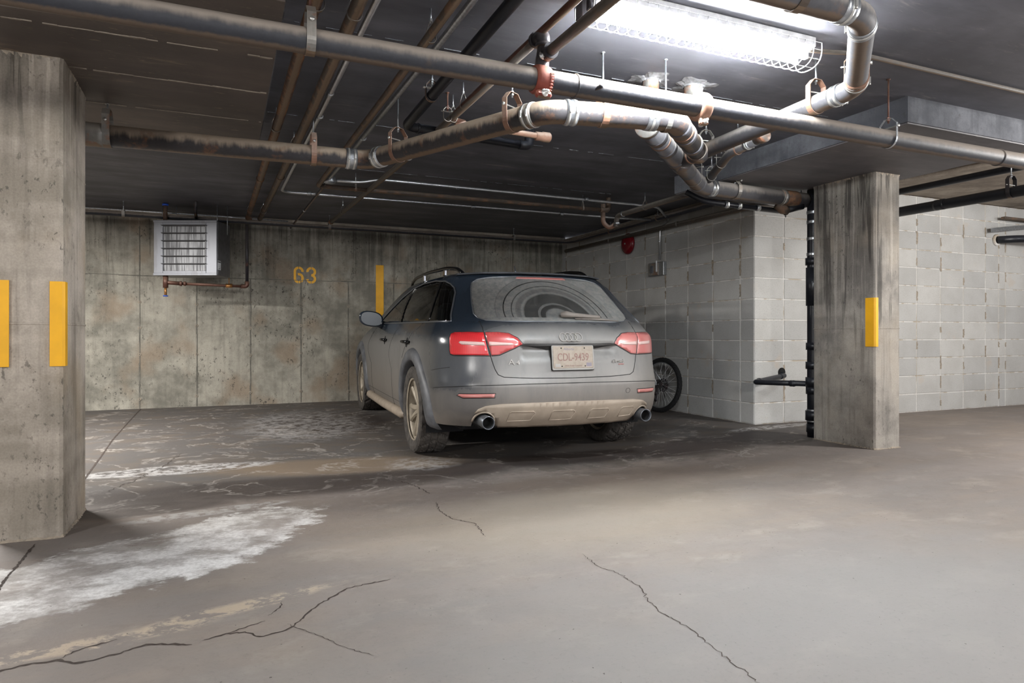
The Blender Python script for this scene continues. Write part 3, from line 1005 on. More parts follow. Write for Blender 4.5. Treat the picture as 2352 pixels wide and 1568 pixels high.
def grooved(x, mat, parent, name):
    """two-piece grooved coupling with bolt pads above and below"""
    b = MB()
    M = frame((x, P1y, P1z), X)
    w = 0.026
    b.lathe([(0.044, -w), (0.062, -w), (0.066, -w * 0.55), (0.066, w * 0.55), (0.062, w), (0.044, w)], 28, M)
    for a in (PI * 0.42, -PI * 0.58):
        c_ = Vector((x, P1y + math.cos(a) * 0.074, P1z + math.sin(a) * 0.074))
        Mr = Matrix.Rotation(a, 4, 'X')
        b.box(c_, (0.046, 0.034, 0.026), M=Mr, bev=0.006)
    o = b.build(name, mat, parent)
    for a in (PI * 0.42, -PI * 0.58):
        for s_ in (1,):
            c_ = Vector((x, P1y + math.cos(a) * 0.079, P1z + math.sin(a) * 0.079))
            d = Vector((0, -math.sin(a), math.cos(a)))
            MB().lathe([(0, -0.032), (0.006, -0.032), (0.006, -0.02), (0.012, -0.02), (0.012, -0.013), (0.012, 0.013), (0.012, 0.022), (0.007, 0.022), (0.007, 0.03), (0, 0.03)], 8, frame(c_, d)).build('bolt', MAT['bolt'], o)
    return o


grooved(2.02, MAT['orange_clamp'], t, 'grooved_coupling')
# strap tee with branch outlet at x = 1.20
tee = MB()
Mt = frame((1.200, P1y, P1z), X)
tee.lathe([(0.046, -0.034), (0.054, -0.034), (0.060, -0.02), (0.060, 0.02), (0.054, 0.034), (0.046, 0.034)], 28, Mt)
for sg in (1, -1):
    a = PI * 0.5 - PI * 0.28 if sg > 0 else -PI * 0.62
    c_ = Vector((1.2, P1y + math.cos(a) * 0.072, P1z + math.sin(a) * 0.072))
    tee.box(c_, (0.07, 0.030, 0.030), M=Matrix.Rotation(a, 4, 'X'), bev=0.008)
    # ribs toward the bolt pads
for k in range(9):
    a = PI * (0.95 + 0.06 * k)
    c_ = Vector((1.2 + 0.026, P1y + math.cos(a) * 0.061, P1z + math.sin(a) * 0.061))
    tee.box(c_, (0.016, 0.004, 0.006), M=Matrix.Rotation(a, 4, 'X'))
teeo = tee.build('strap_tee', MAT['red_clamp'], t)
for (yy_, zz_) in ((P1y - 0.058, P1z - 0.072), (P1y - 0.035, P1z + 0.085)):
    MB().lathe([(0, 0), (0.017, 0), (0.017, 0.004), (0.011, 0.005), (0.011, 0.016), (0.006, 0.017), (0.006, 0.024), (0, 0.024)], 8, frame((1.19, yy_, zz_), (0.35, -1, 0.15))).build('bolt', MAT['bolt'], teeo)
# malleable fittings rising from the tee: cross tee toward the camera, elbow away
b = MB()
b.tube([(1.205, P1y, P1z + 0.04), (1.207, P1y, P1z + 0.055), (1.21, P1y - 0.002, P1z + 0.10), (1.212, P1y - 0.004, P1z + 0.145)], [0.036, 0.030, 0.027, 0.024], 20)
b.tube([(1.214, P1y - 0.005, P1z + 0.095), (1.214, P1y - 0.062, P1z + 0.098)], [0.028, 0.030], 20)
b.tube([(1.214, P1y - 0.055, P1z + 0.098), (1.214, P1y - 0.072, P1z + 0.098)], 0.033, 20)
b.build('branch_tee', MAT['black_iron'], t)
b = MB()
b.tube(bend([(1.212, P1y - 0.004, P1z + 0.14), (1.212, P1y - 0.004, P1z + 0.185), (1.208, P1y + 0.06, P1z + 0.19)], 0.03, 8), 0.0285, 20)
b.tube([(1.212, P1y - 0.004, P1z + 0.135), (1.212, P1y - 0.004, P1z + 0.15)], 0.033, 20)
b.tube([(1.208, P1y + 0.05, P1z + 0.19), (1.208, P1y + 0.066, P1z + 0.19)], 0.033, 20)
b.build('elbow', MAT['black_iron'], t)

# branches from the tee
t = pipe('sprinkler_branch', 'grey steel branch pipe crossing in front of the lamp to the black elbow', [(1.214, P1y - 0.065, P1z + 0.098), (1.275, -0.2, 2.03)], 0.0215, MAT['grey_pipe'])
t = pipe('sprinkler_branch', 'long grey branch pipe running back from the black elbow into the dark bay', [(1.208, P1y + 0.06, P1z + 0.19), (1.20, 4.4, 2.10), (1.11, 7.62, 2.115)], 0.021, MAT['grey_pipe'], rad=0.3)
band((1.195, 4.55, 2.101), (-0.02, 1, 0.003), 0.021, 0.05, MAT['white_metal'], t, 'coupling')
loop((1.128, 6.95, 2.112), Y, 0.021, t, rod_top=ceil_z(6.95))
loop((1.204, 3.62, 2.09), Y, 0.021, t, rod_top=ceil_z(3.6))
M = frame((1.11, 7.63, 2.115), Y)
MB().lathe([(0, -0.02), (0.027, -0.02), (0.027, 0.02), (0, 0.024)], 16, M).build('end_cap', MAT['rusty'], t)

# -- pipes and conduits running back under the slab, left to right
t = pipe('rusty_pipe', 'leftmost rust-orange pipe running back beside the left drop panel', [(0.337, 0.6, 2.105), (0.30, 4.0, 2.10), (0.262, 8.20, 2.19)], 0.0265, MAT['rusty'], rad=0.5)
loop((0.326, 2.6, 2.105), Y, 0.0265, t)
loop((0.295, 4.25, 2.106), Y, 0.0265, t)
loop((0.268, 7.6, 2.178), Y, 0.0265, t)
band((0.283, 5.85, 2.140), (-0.008, 1, 0.02), 0.0265, 0.03, MAT['rusty'], t, 'coupling')
t = pipe('rusty_pipe', 'second dark rust-streaked pipe running back under the slab, right of the orange one', [(0.492, 0.6, 2.105), (0.45, 4.0, 2.10), (0.392, 8.20, 2.19)], 0.0265, MAT['rusty2'], rad=0.5)
loop((0.470, 2.62, 2.104), Y, 0.0265, t)
loop((0.440, 4.7, 2.115), Y, 0.0265, t)
loop((0.400, 7.6, 2.178), Y, 0.0265, t)
band((0.430, 5.7, 2.136), (-0.012, 1, 0.02), 0.0265, 0.03, MAT['rusty2'], t, 'coupling')
t = pipe('conduit', 'bright steel conduit that turns right near the back of the bay, nearest the rear wall', [(0.558, 0.6, 2.11), (0.51, 3.8, 2.11), (0.475, 6.28, 2.135), (3.95, 6.30, 2.15), (4.52, 6.30, 2.16)], 0.0135, MAT['conduit'], cat='conduit', rad=0.12, n=10)
for y in (3.55, 3.95):
    band((0.513, y, 2.11), (0, 1, 0), 0.0135, 0.03, MAT['galv'], t, 'strap')
for x in (0.72, 2.3, 3.3):
    band((x, 6.285, 2.1385), (1, 0, 0), 0.0135, 0.035, MAT['galv'], t, 'strap')
t = pipe('rusty_pipe', 'thin rusty pipe bending right under the slab, below the junction box', [(0.818, 0.6, 2.10), (0.78, 3.4, 2.10), (0.735, 5.80, 2.11), (3.52, 5.83, 2.12)], 0.019, MAT['rusty2'], rad=0.05)
loop((0.80, 2.70, 2.10), Y, 0.019, t, h=0.075)
loop((1.05, 5.803, 2.1112), X, 0.019, t)
loop((3.30, 5.829, 2.119), X, 0.019, t)
b = MB()
b.tube(bend([(3.50, 5.83, 2.12), (3.60, 5.83, 2.12), (3.60, 5.83, ceil_z(5.83) + 0.002)], 0.04), 0.025, 14)
b.build('riser_elbow', MAT['rusty2'], t)
t = pipe('conduit', 'grey steel conduit running back beside the thin rusty pipe to a small junction box', [(0.878, 0.6, 2.115), (0.86, 2.8, 2.115), (0.79, 5.50, 2.12)], 0.0155, MAT['galv'], cat='conduit', rad=0.4, n=10)
band((0.826, 4.3, 2.118), (-0.02, 1, 0), 0.0155, 0.02, MAT['galv'], t, 'strap')
jb = thing('junction_box', 'small round steel junction box under the slab where conduits meet', 'junction box', (0.80, 5.58, 2.12))
MB().lathe([(0, -0.025), (0.045, -0.025), (0.048, -0.02), (0.048, 0.025), (0, 0.025)], 18).build('body', MAT['galv'], jb)
MB().lathe([(0, -0.029), (0.038, -0.029), (0.038, -0.026), (0, -0.0255)], 18).build('lid', MAT['galv'], jb)
MB().tube([(0, 0, 0.02), (0, 0, 0.115)], 0.005, 8).build('stem', MAT['galv'], jb)
t = pipe('conduit', 'bright steel conduit from the junction box along the slab to the block wall switch', [(0.85, 5.58, 2.12), (1.05, 5.58, 2.12), (1.20, 5.56, 2.155), (4.05, 5.62, 2.155), (4.62, 6.20, 2.15), (4.618, 6.36, 2.10), (4.618, 6.37, 1.72)], 0.0125, MAT['conduit'], cat='conduit', rad=0.10, n=10)
for x in (1.9, 3.2):
    band((x, 5.58, 2.155), (1, 0.02, 0), 0.0125, 0.03, MAT['galv'], t, 'strap')
band((4.618, 6.37, 1.93), (0, 0, 1), 0.0125, 0.018, MAT['galv'], t, 'strap')
t = pipe('conduit', 'short dark conduit from the junction box straight to the back wall', [(0.79, 5.64, 2.115), (0.765, 8.6, 2.17)], 0.012, MAT['black_iron'], cat='conduit', n=10)
band((0.777, 7.2, 2.144), (0, 1, 0.02), 0.012, 0.02, MAT['galv'], t, 'strap')

# -- black plastic drain with a U-turn
t = pipe('plastic_drain', 'black plastic drain pipe turning right under the slab, centre', [(1.003, 0.6, 2.12), (1.0, 3.90, 2.10), (1.78, 3.965, 2.095)], 0.0275, MAT['abs'], cat='drain pipe', rad=0.06)
hanger((1.0, 3.35, 2.103), Y, 0.0275, t, MAT['black_iron'], h=0.075, w=0.014)
hanger((1.0, 3.36, 2.103), Y, 0.0275, t, MAT['orange_clamp'], h=0.07, w=0.010)
band((1.08, 3.908, 2.0995), (1, 0.08, 0), 0.0275, 0.012, MAT['abs'], t, 'hub')
b = MB().tube(bend([(1.77, 3.964, 2.095), (1.845, 3.97, 2.095), (1.845, 3.97, ceil_z(4) + 0.002)], 0.045, 8), 0.030, 18)
b.build('riser_elbow', MAT['abs'], t)
# -- copper pipe pair next to it
t = pipe('copper_pipe', 'red-brown copper pipe running back under the slab to a rusty hanger', [(1.232, 0.6, 2.115), (1.195, 3.0, 2.10), (1.20, 3.66, 2.10), (1.30, 3.70, 2.10)], 0.0165, MAT['copper'], rad=0.03)
loop((1.196, 3.42, 2.10), Y, 0.0165, t)
t = pipe('copper_pipe', 'short dusty copper pipe stub crossing behind the bent rusty drain pipe', [(1.24, 3.69, 2.09), (1.82, 3.69, 2.075)], 0.018, MAT['orange_clamp'])
M = frame((1.82, 3.69, 2.075), X)
MB().lathe([(0, -0.06), (0.027, -0.06), (0.027, -0.02), (0.031, -0.015), (0.031, 0.03), (0.024, 0.038), (0, 0.04)], 18, M).build('end_cap', MAT['orange_clamp'], t)
hanger((1.165, 3.60, 2.085), Y, 0.02, t, MAT['steel_dull'], h=0.055, w=0.012, rod_mat=MAT['copper'])

# -- rusty cast iron drain: from the left column, out toward the camera, round to the wye
rD = 0.056
A0, A1 = (-0.80, 4.06, 1.90), (0.775, 4.02, 1.905)
B0, B1 = (0.815, 4.03, 1.912), (1.385, 2.905, 1.918)
C0, C1 = (1.46, 2.835, 1.918), (1.985, 2.735, 1.922)
D1 = (2.62, 3.24, 1.965)
t = pipe('cast_iron_drain', 'rusty cast iron drain pipe from the left column round to the junction near the lamp', [A0, (0.80, 4.02, 1.905), (1.415, 2.835, 1.918), (2.06, 2.72, 1.925), D1], rD, MAT['cast_iron'], cat='drain pipe', rad=0.085, n=32)
dA = Vector(A1) - Vector(A0)
dB = Vector(B1) - Vector((0.80, 4.02, 1.905))
dC = Vector((2.06, 2.72, 1.925)) - Vector((1.415, 2.835, 1.918))
dD = Vector(D1) - Vector((2.06, 2.72, 1.925))
pB = Vector((0.80, 4.02, 1.905))
pC = Vector((1.415, 2.835, 1.918))
pD = Vector((2.06, 2.72, 1.925))
band((-0.62, 4.055, 1.90), dA, rD, 0.10, MAT['steel_dull'], t, 'coupling', 0, 0.005)
band(pB - dA.normalized() * 0.10, dA, rD, 0.062, MAT['galv'], t, 'coupling', 2)
band(pB + dB.normalized() * 0.11, dB, rD, 0.062, MAT['galv'], t, 'coupling', 2)
band(pC - dB.normalized() * 0.10, dB, rD, 0.062, MAT['steel_dull'], t, 'coupling', 2)
band(pC + dC.normalized() * 0.11, dC, rD, 0.058, MAT['galv'], t, 'coupling', 2)
band(pD - dC.normalized() * 0.13, dC, rD, 0.058, MAT['galv'], t, 'coupling', 1)
band(pD + dD.normalized() * 0.14, dD, rD, 0.060, MAT['cast_iron2'], t, 'coupling', 0, 0.006)
band(pD + dD.normalized() * 0.24, dD, rD, 0.014, MAT['orange_clamp'], t, 'strap')
band(pD + dD.normalized() * 0.33, dD, rD, 0.050, MAT['cast_iron2'], t, 'coupling', 0, 0.006)
band(pD + dD.normalized() * 0.58, dD, rD, 0.050, MAT['cast_iron2'], t, 'coupling', 0, 0.006)
hanger((-0.555, 4.054, 1.90), dA, rD, t, MAT['steel_dull'], h=0.135, w=0.036, rod_top=2.07)
hanger((0.485, 4.028, 1.903), dA, rD, t, MAT['orange_clamp'], h=0.125, w=0.030)
hanger((0.925, 3.78, 1.909), dB, rD, t, MAT['orange_clamp'], h=0.135, w=0.028)
hanger((1.315, 3.028, 1.917), dB, rD, t, MAT['orange_clamp'], h=0.135, w=0.030)
hanger((1.69, 2.786, 1.921), dC, rD, t, MAT['orange_clamp'], h=0.11, w=0.034)
hanger((2.02, 2.735, 1.924), dC, rD, t, MAT['steel_dull'], h=0.11, w=0.026)

# -- three-inch drain: along the aisle, two elbows, then back to the wye
rG = 0.046
F0, F1, G1, G2 = (-0.5, 1.685, 2.0), (2.10, 1.685, 2.0), (2.69, 2.20, 2.0), (2.73, 3.60, 1.985)
t = pipe('cast_iron_drain', 'thick grey drain pipe entering at the top right, elbowing down the picture and back', [F0, F1, G1, G2], rG, MAT['cast_iron2'], cat='drain pipe', rad=0.075, n=28)
dF, dG, dH = Vector(F1) - Vector(F0), Vector(G1) - Vector(F1), Vector(G2) - Vector(G1)
band(Vector(F1) - dF.normalized() * 0.10, dF, rG, 0.055, MAT['galv'], t, 'coupling', 1)
band(Vector(F1) + dG.normalized() * 0.10, dG, rG, 0.050, MAT['galv'], t, 'coupling', 1, side=(-1, 0, 0))
band(Vector(G1) - dG.normalized() * 0.14, dG, rG, 0.014, MAT['orange_clamp'], t, 'strap')
band(Vector(G1) - dG.normalized() * 0.085, dG, rG, 0.05, MAT['steel_dull'], t, 'coupling', 1)
band(Vector(G1) + dH.normalized() * 0.10, dH, rG, 0.052, MAT['galv'], t, 'coupling', 2)
hanger((1.78, 1.685, 2.0), X, rG, t, MAT['rusty2'], h=0.10, w=0.034)
hanger((2.695, 2.43, 1.998), dH, rG, t, MAT['orange_clamp'], h=0.12, w=0.030)
hanger((2.59, 2.112, 2.0), dG, rG, t, MAT['orange_clamp'], h=0.11, w=0.012)
hanger((2.723, 3.28, 1.99), dH, rG, t, MAT['steel_dull'], h=0.12, w=0.022)
band((2.724, 3.42, 1.988), dH, rG, 0.012, MAT['orange_clamp'], t, 'strap')

# -- the collecting drain: capped end, wye, elbow, then along to the stack
rT = 0.060
T0, T1, H1 = (2.13, 3.05, 2.0), (3.38, 4.13, 1.995), (4.50, 4.16, 1.985)
t = pipe('cast_iron_drain', 'collecting drain with a round end cap, sloping back then right to the black stack', [T0, T1, H1], rT, MAT['cast_iron2'], cat='drain pipe', rad=0.09, n=28)
dT, dX = Vector(T1) - Vector(T0), Vector(H1) - Vector(T1)
tn = dT.normalized()
MB().lathe([(0, -0.012), (rT + 0.006, -0.012), (rT + 0.009, -0.008), (rT + 0.009, 0.020), (rT, 0.024)], 28, frame(T0, dT)).build('end_cap', MAT['steel_dull'], t)
for d_, w_ in ((0.20, 0.05), (0.46, 0.05), (0.74, 0.05), (0.90, 0.045), (1.52, 0.05)):
    band(Vector(T0) + tn * d_, dT, rT, w_, MAT['cast_iron2'], t, 'coupling', 0, 0.006)
band(Vector(T0) + tn * 0.30, dT, rT, 0.013, MAT['orange_clamp'], t, 'strap')
b = MB()
b.tube([(2.735, 3.50, 1.986), (2.80, 3.62, 1.99), (2.98, 3.78, 1.995)], [rG + 0.010, rG + 0.014, rT], 24)
b.build('wye_branch', MAT['cast_iron2'], t)
b = MB()
q = Vector(D1)
b.tube([q - dD.normalized() * 0.02, q + dD.normalized() * 0.10, q + dD.normalized() * 0.22 + Vector((0, 0, 0.02))], [rD + 0.006, rD + 0.004, rG], 24)
b.build('wye_branch', MAT['cast_iron'], t)
band(Vector(T1) + dX.normalized() * 0.10, dX, rT, 0.058, MAT['galv'], t, 'coupling', 1)
band((4.22, 4.154, 1.987), dX, rT, 0.05, MAT['steel_dull'], t, 'coupling', 1)
hanger((3.13, 3.915, 1.996), dT, rT, t, MAT['steel_dull'], h=0.13, w=0.014)
hanger((3.72, 4.14, 1.992), dX, rT, t, MAT['steel_dull'], h=0.075, w=0.034, rod_top=2.07)
M = frame((4.30, 4.156, 1.986), dX)
MB().lathe([(rT, -0.05), (rT + 0.004, -0.05), (rT + 0.006, 0.07), (rT - 0.004, 0.10)], 24, M).build('reducer', MAT['rusty'], t)

t = pipe('vent_drain', 'slim black cast pipe with a flat end cap, sloping down to the collecting drain', [(3.01, 3.16, 2.05), (3.06, 3.45, 2.05), (3.37, 4.03, 2.03)], 0.030, MAT['cast_iron2'], cat='drain pipe', rad=0.06)
M = frame((2.995, 3.08, 2.055), (0.2, 1, 0))
MB().lathe([(0, -0.012), (0.036, -0.012), (0.040, -0.004), (0.040, 0.03), (0.033, 0.034), (0.033, 0.08), (0, 0.09)], 18, M).build('end_cap', MAT['steel_dull'], t)
band((3.02, 3.24, 2.05), (0.15, 1, 0), 0.030, 0.04, MAT['galv'], t, 'coupling', 1)
hanger((3.045, 3.36, 2.05), Y, 0.030, t, MAT['orange_clamp'], h=0.08, w=0.010)
hanger((3.17, 3.66, 2.044), (0.47, 0.88, 0), 0.030, t, MAT['steel_dull'], h=0.09, w=0.010)
hanger((3.33, 3.95, 2.034), (0.47, 0.88, 0), 0.030, t, MAT['steel_dull'], h=0.07, w=0.008, rod_top=2.24)

# sleeved stubs through the slab
for (x, y), lb in (((2.10, 2.975), 'grey pipe stub with a crumbly collar, left of two behind the long pipe'), ((2.365, 2.955), 'grey pipe stub with a crumbly collar, right of two, by the orange coupling')):
    t = thing('slab_sleeve', lb, 'pipe stub', (x, y, 2.10))
    r = 0.040 if x < 2.2 else 0.047
    MB().lathe([(0, -0.02), (r, -0.02), (r, 0.06), (r + 0.003, 0.062), (r + 0.003, 0.127)], 24).build('sleeve', MAT['steel_dull'], t)
    n = 48
    rings = ((0.001, 0.108), (0.008, 0.116), (0.024, 0.120), (0.050, 0.1235))
    vs = []
    for q_, z_ in rings:
        for k in range(n):
            a = 2 * PI * k / n
            q = r + q_ * (1 + 0.35 * math.sin(3 * a + x * 9) + 0.25 * math.sin(7 * a + x * 5)) + random.uniform(-.002, .002)
            vs.append((q * math.cos(a) * 1.2, q * math.sin(a), z_ + random.uniform(-.002, .001)))
    fs = [(j * n + k, j * n + (k + 1) % n, (j + 1) * n + (k + 1) % n, (j + 1) * n + k) for j in range(3) for k in range(n)]
    MB().add(vs, fs).build('putty_collar', MAT['putty'], t)

# -- trap line by the side wall
t = pipe('drain_trap', 'rusty drop pipe with a U-bend hanging from the slab before the block wall', [(3.70, 6.10, ceil_z(6.1) + 0.002), (3.70, 6.10, 2.04), (3.76, 6.06, 1.98), (3.80, 6.0, 2.03)], 0.024, MAT['orange_clamp'], cat='drain pipe', rad=0.04)
MB().lathe([(0.024, 0), (0.09, 0.0), (0.075, -0.006), (0.026, -0.012)], 18, Matrix.Translation((3.70, 6.10, ceil_z(6.1) - 0.001))).build('putty_collar', MAT['putty'], t)
t = pipe('grey_drain', 'grey pipe running back from behind the collecting drain to the rusty U-bend', [(3.78, 5.98, 1.99), (3.78, 5.95, 2.10), (3.78, 3.6, 2.10)], 0.026, MAT['grey_pipe'], cat='drain pipe', rad=0.07)
t['label'] = 'grey pipe with an elbow joining the rusty U-bend before the block wall'
band((3.78, 5.84, 2.10), Y, 0.026, 0.02, MAT['galv'], t, 'coupling')
band((3.78, 5.955, 2.02), (0, 0, 1), 0.026, 0.02, MAT['galv'], t, 'coupling')
loop((3.78, 5.45, 2.10), Y, 0.026, t)

# -- black flexible line under the collecting drain
t = pipe('hose_line', 'thin black pipe with steel couplings just under the collecting drain', [(3.40, 4.34, 2.00), (3.52, 4.28, 1.925), (3.74, 4.25, 1.907), (4.30, 4.26, 1.900)], 0.022, MAT['abs'], rad=0.12)
for x in (3.73, 3.86, 4.06):
    band((x, 4.25, 1.9065), X, 0.022, 0.036, MAT['galv'], t, 'coupling', 1)
b = MB()
b.tube([(4.20, 4.19, 1.93), (4.255, 4.17, 1.895), (4.30, 4.16, 1.875)], [0.03, 0.042, 0.03], 18)
b.build('trap_body', MAT['rusty2'], t)
MB().lathe([(0, -0.03), (0.004, -0.03), (0.004, -0.012), (0.016, -0.01), (0.016, -0.006), (0, -0.005)], 10, Matrix.Translation((4.285, 4.17, 1.86))).build('drain_cock', MAT['black_iron'], t)
MB().tube([(4.27, 4.165, 1.885), (4.44, 4.14, 1.93)], 0.028, 16).build('outlet', MAT['abs'], t)

# -- black stack beside the right column
sx, sy = 4.548, 4.122
t = pipe('drain_stack', 'black vertical drain stack tight behind the right column', [(sx, sy, 0.0), (sx, sy, 2.068)], 0.052, MAT['abs'], cat='drain pipe', n=24)
for z0, z1, e in ((0.04, 0.11, 0.006), (0.14, 0.22, 0.014), (0.36, 0.42, 0.01), (0.42, 0.50, 0.013), (0.57, 0.63, 0.012), (0.73, 0.79, 0.01), (1.10, 1.42, 0.010), (1.44, 1.50, 0.014)):
    MB().lathe([(0.050, z0), (0.052 + e, z0), (0.052 + e, z1), (0.050, z1)], 24, Matrix.Translation((sx, sy, 0))).build('hub', MAT['abs'], t)
for z in (0.135, 0.225, 1.53, 1.66, 1.80, 1.88):
    band((sx, sy, z), (0, 0, 1), 0.052, 0.016 if z < 1 else 0.026, MAT['galv'], t, 'clamp')
MB().tube([(4.448, 4.16, 2.066), (4.448, 4.16, 1.93)], 0.005, 8).build('rod', MAT['galv'], t)
# knee-high trap arm
t = pipe('trap_arm', 'knee-high black V-shaped pipe between the block wall and the stack', [(4.985, 4.99, 0.492), (4.985, 4.86, 0.462), (4.42, 4.66, 0.428), (4.530, 4.13, 0.445)], 0.0235, MAT['abs'], rad=0.03)
t['label'] = 'knee-high black V-shaped pipe between the front block wall and the stack'
MB().lathe([(0, 0), (0.045, 0), (0.045, 0.004), (0, 0.005)], 18, frame((4.985, 4.902, 0.492), (0, -1, 0))).build('wall_hole', MAT['darkhole'], t)
band((4.495, 4.30, 0.438), (0.2, -1, 0.02), 0.0235, 0.04, MAT['abs'], t, 'hub')
band((4.50, 4.69, 0.433), (1, 0.34, 0.05), 0.0235, 0.03, MAT['abs'], t, 'hub')
band((4.90, 4.83, 0.457), (1, 0.34, 0.05), 0.0235, 0.03, MAT['abs'], t, 'hub')

# -- sprinkler line along the back of the bay and its conduit
t = pipe('sprinkler_main', 'thin black pipe running the width of the back wall above the heater', [(-4.0, 8.24, 2.150), (4.40, 8.24, 2.150), (4.47, 8.12, 2.150), (4.47, 5.0, 2.16)], 0.026, MAT['steel_main'], rad=0.08)
for x in (-0.98, 1.18, 3.6):
    hanger((x, 8.24, 2.15), X, 0.026, t, MAT['steel_dull'], h=0.05, w=0.03)
hanger((4.47, 7.2, 2.154), Y, 0.026, t, MAT['steel_dull'], h=0.06, w=0.02)
hanger((4.47, 6.2, 2.157), Y, 0.026, t, MAT['steel_dull'], h=0.06, w=0.02)
MB().tube(bend([(-0.27, 7.90, ceil_z(7.9) + 0.002), (-0.27, 7.95, 2.17), (-0.27, 8.24, 2.155)], 0.05), 0.017, 12).build('riser', MAT['black_iron'], t)
t = pipe('conduit', 'thin pale conduit over the black pipe along the back wall', [(-4.0, 8.40, 2.225), (0.0, 8.40, 2.222), (0.72, 8.42, 2.218)], 0.009, MAT['galv'], cat='conduit', n=8)
band((0.3, 8.41, 2.22), X, 0.009, 0.03, MAT['copper'], t, 'strap')
# light ledge at the head of both walls
struct(MB().box((-0.8, 8.808, 2.275), (10.8, 0.04, 0.05), bev=0.004).build('trim_2', MAT['soffit']))
struct(MB().box((4.622, 6.85, 2.235), (0.04, 3.86, 0.035), bev=0.004).build('trim_3', MAT['soffit']))
# dusty pipe round the head of the block walls
t = pipe('heating_pipe', 'dust-grey pipe round the head of the block walls, turning the corner', [(4.585, 8.6, 2.075), (4.585, 4.845, 2.068), (4.98, 4.845, 2.062)], 0.024, MAT['grey_pipe'], rad=0.05)
for y in (7.4, 6.0):
    band((4.585, y, 2.073), Y, 0.024, 0.02, MAT['steel_dull'], t, 'strap')

# ------------------------------------------------------------------ right-hand side, beyond the column
t = pipe('drain_pipe', 'thick black pipe right of the column with a clevis hanger', [(5.80, 4.98, 2.008), (5.78, 2.2, 1.985)], 0.0445, MAT['abs'], cat='drain pipe', n=24)
hanger((5.782, 3.30, 1.996), Y, 0.0445, t, MAT['black_iron'], h=0.13, w=0.03, rod_top=2.40)
band((5.79, 3.88, 2.0), Y, 0.0445, 0.09, MAT['abs'], t, 'hub', 0, 0.002)
t = pipe('drain_pipe', 'slimmer black pipe above it, right of the column', [(6.0, 4.98, 2.24), (6.03, 2.2, 2.235)], 0.031, MAT['abs'], cat='drain pipe')
t['label'] = 'slimmer black pipe above the thick one, right of the column'
hanger((6.02, 3.3, 2.236), Y, 0.031, t, MAT['black_iron'], h=0.06, w=0.02, rod_top=2.40)
t = pipe('tray_strip', 'pale strip under the slab above the two black pipes right of the column', [(6.02, 4.75, 2.372), (6.33, 3.2, 2.372)], 0.022, MAT['soffit'], cat='trunking')
t = pipe('conduit', 'pale conduit crossing the dark slab at the top right', [(2.52, 2.31, 2.19), (2.62, 2.30, 2.195), (2.78, 2.275, 2.205), (4.05, 2.27, 2.205), (5.6, 2.262, 2.205)], 0.011, MAT['grey_pipe'], cat='conduit', rad=0.06, n=10)
# wall stub and angle brackets, far right
t = pipe('pipe_stub', 'black pipe end passing through the far block wall at the right edge', [(8.47, 4.99, 1.985), (8.56, 4.86, 1.985), (9.2, 4.60, 1.99)], 0.045, MAT['abs'], n=24)
MB().lathe([(0.045, 0.0), (0.07, 0), (0.066, 0.02), (0.045, 0.022)], 24, frame((8.47, 4.999, 1.985), (0, -1, 0))).build('wall_collar', MAT['mortar'], t)
t = thing('steel_angle', 'pale steel angle bracket on the far wall at the right edge', 'bracket', (8.3, 4.93, 2.11))
b = MB()
b.box((0.45, -0.03, 0.05), (1.0, 0.05, 0.006), M=Matrix.Rotation(-0.12, 4, 'Y'))
b.box((0.45, -0.004, 0.03), (1.0, 0.006, 0.05), M=Matrix.Rotation(-0.12, 4, 'Y'))
b.build('flange', MAT['galv'], t)
MB().box((0.5, -0.02, 0.125), (0.7, 0.05, 0.03), bev=0.003).build('clip', MAT['rusty2'], t)

# ------------------------------------------------------------------ ceiling lamp with wire guard
lx0, lx1, ly, lz = 1.355, 2.50, 2.325, 2.225
t = thing('ceiling_lamp', 'bright fluorescent ceiling lamp in a white wire guard', 'lamp', ((lx0 + lx1) / 2, ly, lz))
Lh = (lx1 - lx0) / 2
MB().box((0, 0, -0.024), (2 * Lh, 0.150, 0.046), bev=0.004).build('housing', MAT['white_metal'], t)
b = MB()
b.prism([(-Lh, -0.052), (-Lh, 0.052), (Lh, 0.052), (Lh, -0.052)], 0.002, Matrix.Translation((0, 0, -0.050)))
b.build('reflector', MAT['white_metal'], t)
for yy_ in (-0.030, 0.030):
    MB().tube([(-Lh + 0.035, yy_, -0.074), (Lh - 0.035, yy_, -0.074)], 0.0165, 14).build('tube', MAT['tube'], t)
    for sg in (-1, 1):
        MB().box((sg * (Lh - 0.02), yy_, -0.068), (0.016, 0.026, 0.045), bev=0.003).build('lamp_holder', MAT['white_metal'], t)
# guard: long rails and U ribs, one joined part (wires of one or two pixels)
b = MB()
U = [(-0.078, -0.025), (-0.080, -0.060), (-0.070, -0.100), (-0.040, -0.121), (0.0, -0.126), (0.040, -0.121), (0.070, -0.100), (0.080, -0.060), (0.078, -0.025)]
e_ = Lh + 0.030
for (yy_, zz_) in (U[0], (-0.080, -0.060), (-0.070, -0.100), (-0.028, -0.123), (0.028, -0.123), (0.070, -0.100), (0.080, -0.060), U[-1]):
    b.tube([(-e_, yy_, zz_), (e_, yy_, zz_)], 0.0016, 6)
nr = 25
for k in range(nr):
    x = -e_ + 2 * e_ * k / (nr - 1)
    pts = [(x, yy_, zz_) for yy_, zz_ in U]
    b.tube(bend(pts, 0.02, 2), 0.0019 if 0 < k < nr - 1 else 0.0026, 6)
gd = b.build('wire_guard', MAT['cage'], t)
b = MB()
b.box((-Lh - 0.03, 0.02, -0.055), (0.035, 0.05, 0.10), bev=0.004)
b.box((-Lh - 0.02, -0.035, -0.045), (0.03, 0.035, 0.085), bev=0.004)
b.build('guard_bracket', MAT['black_iron'], t)

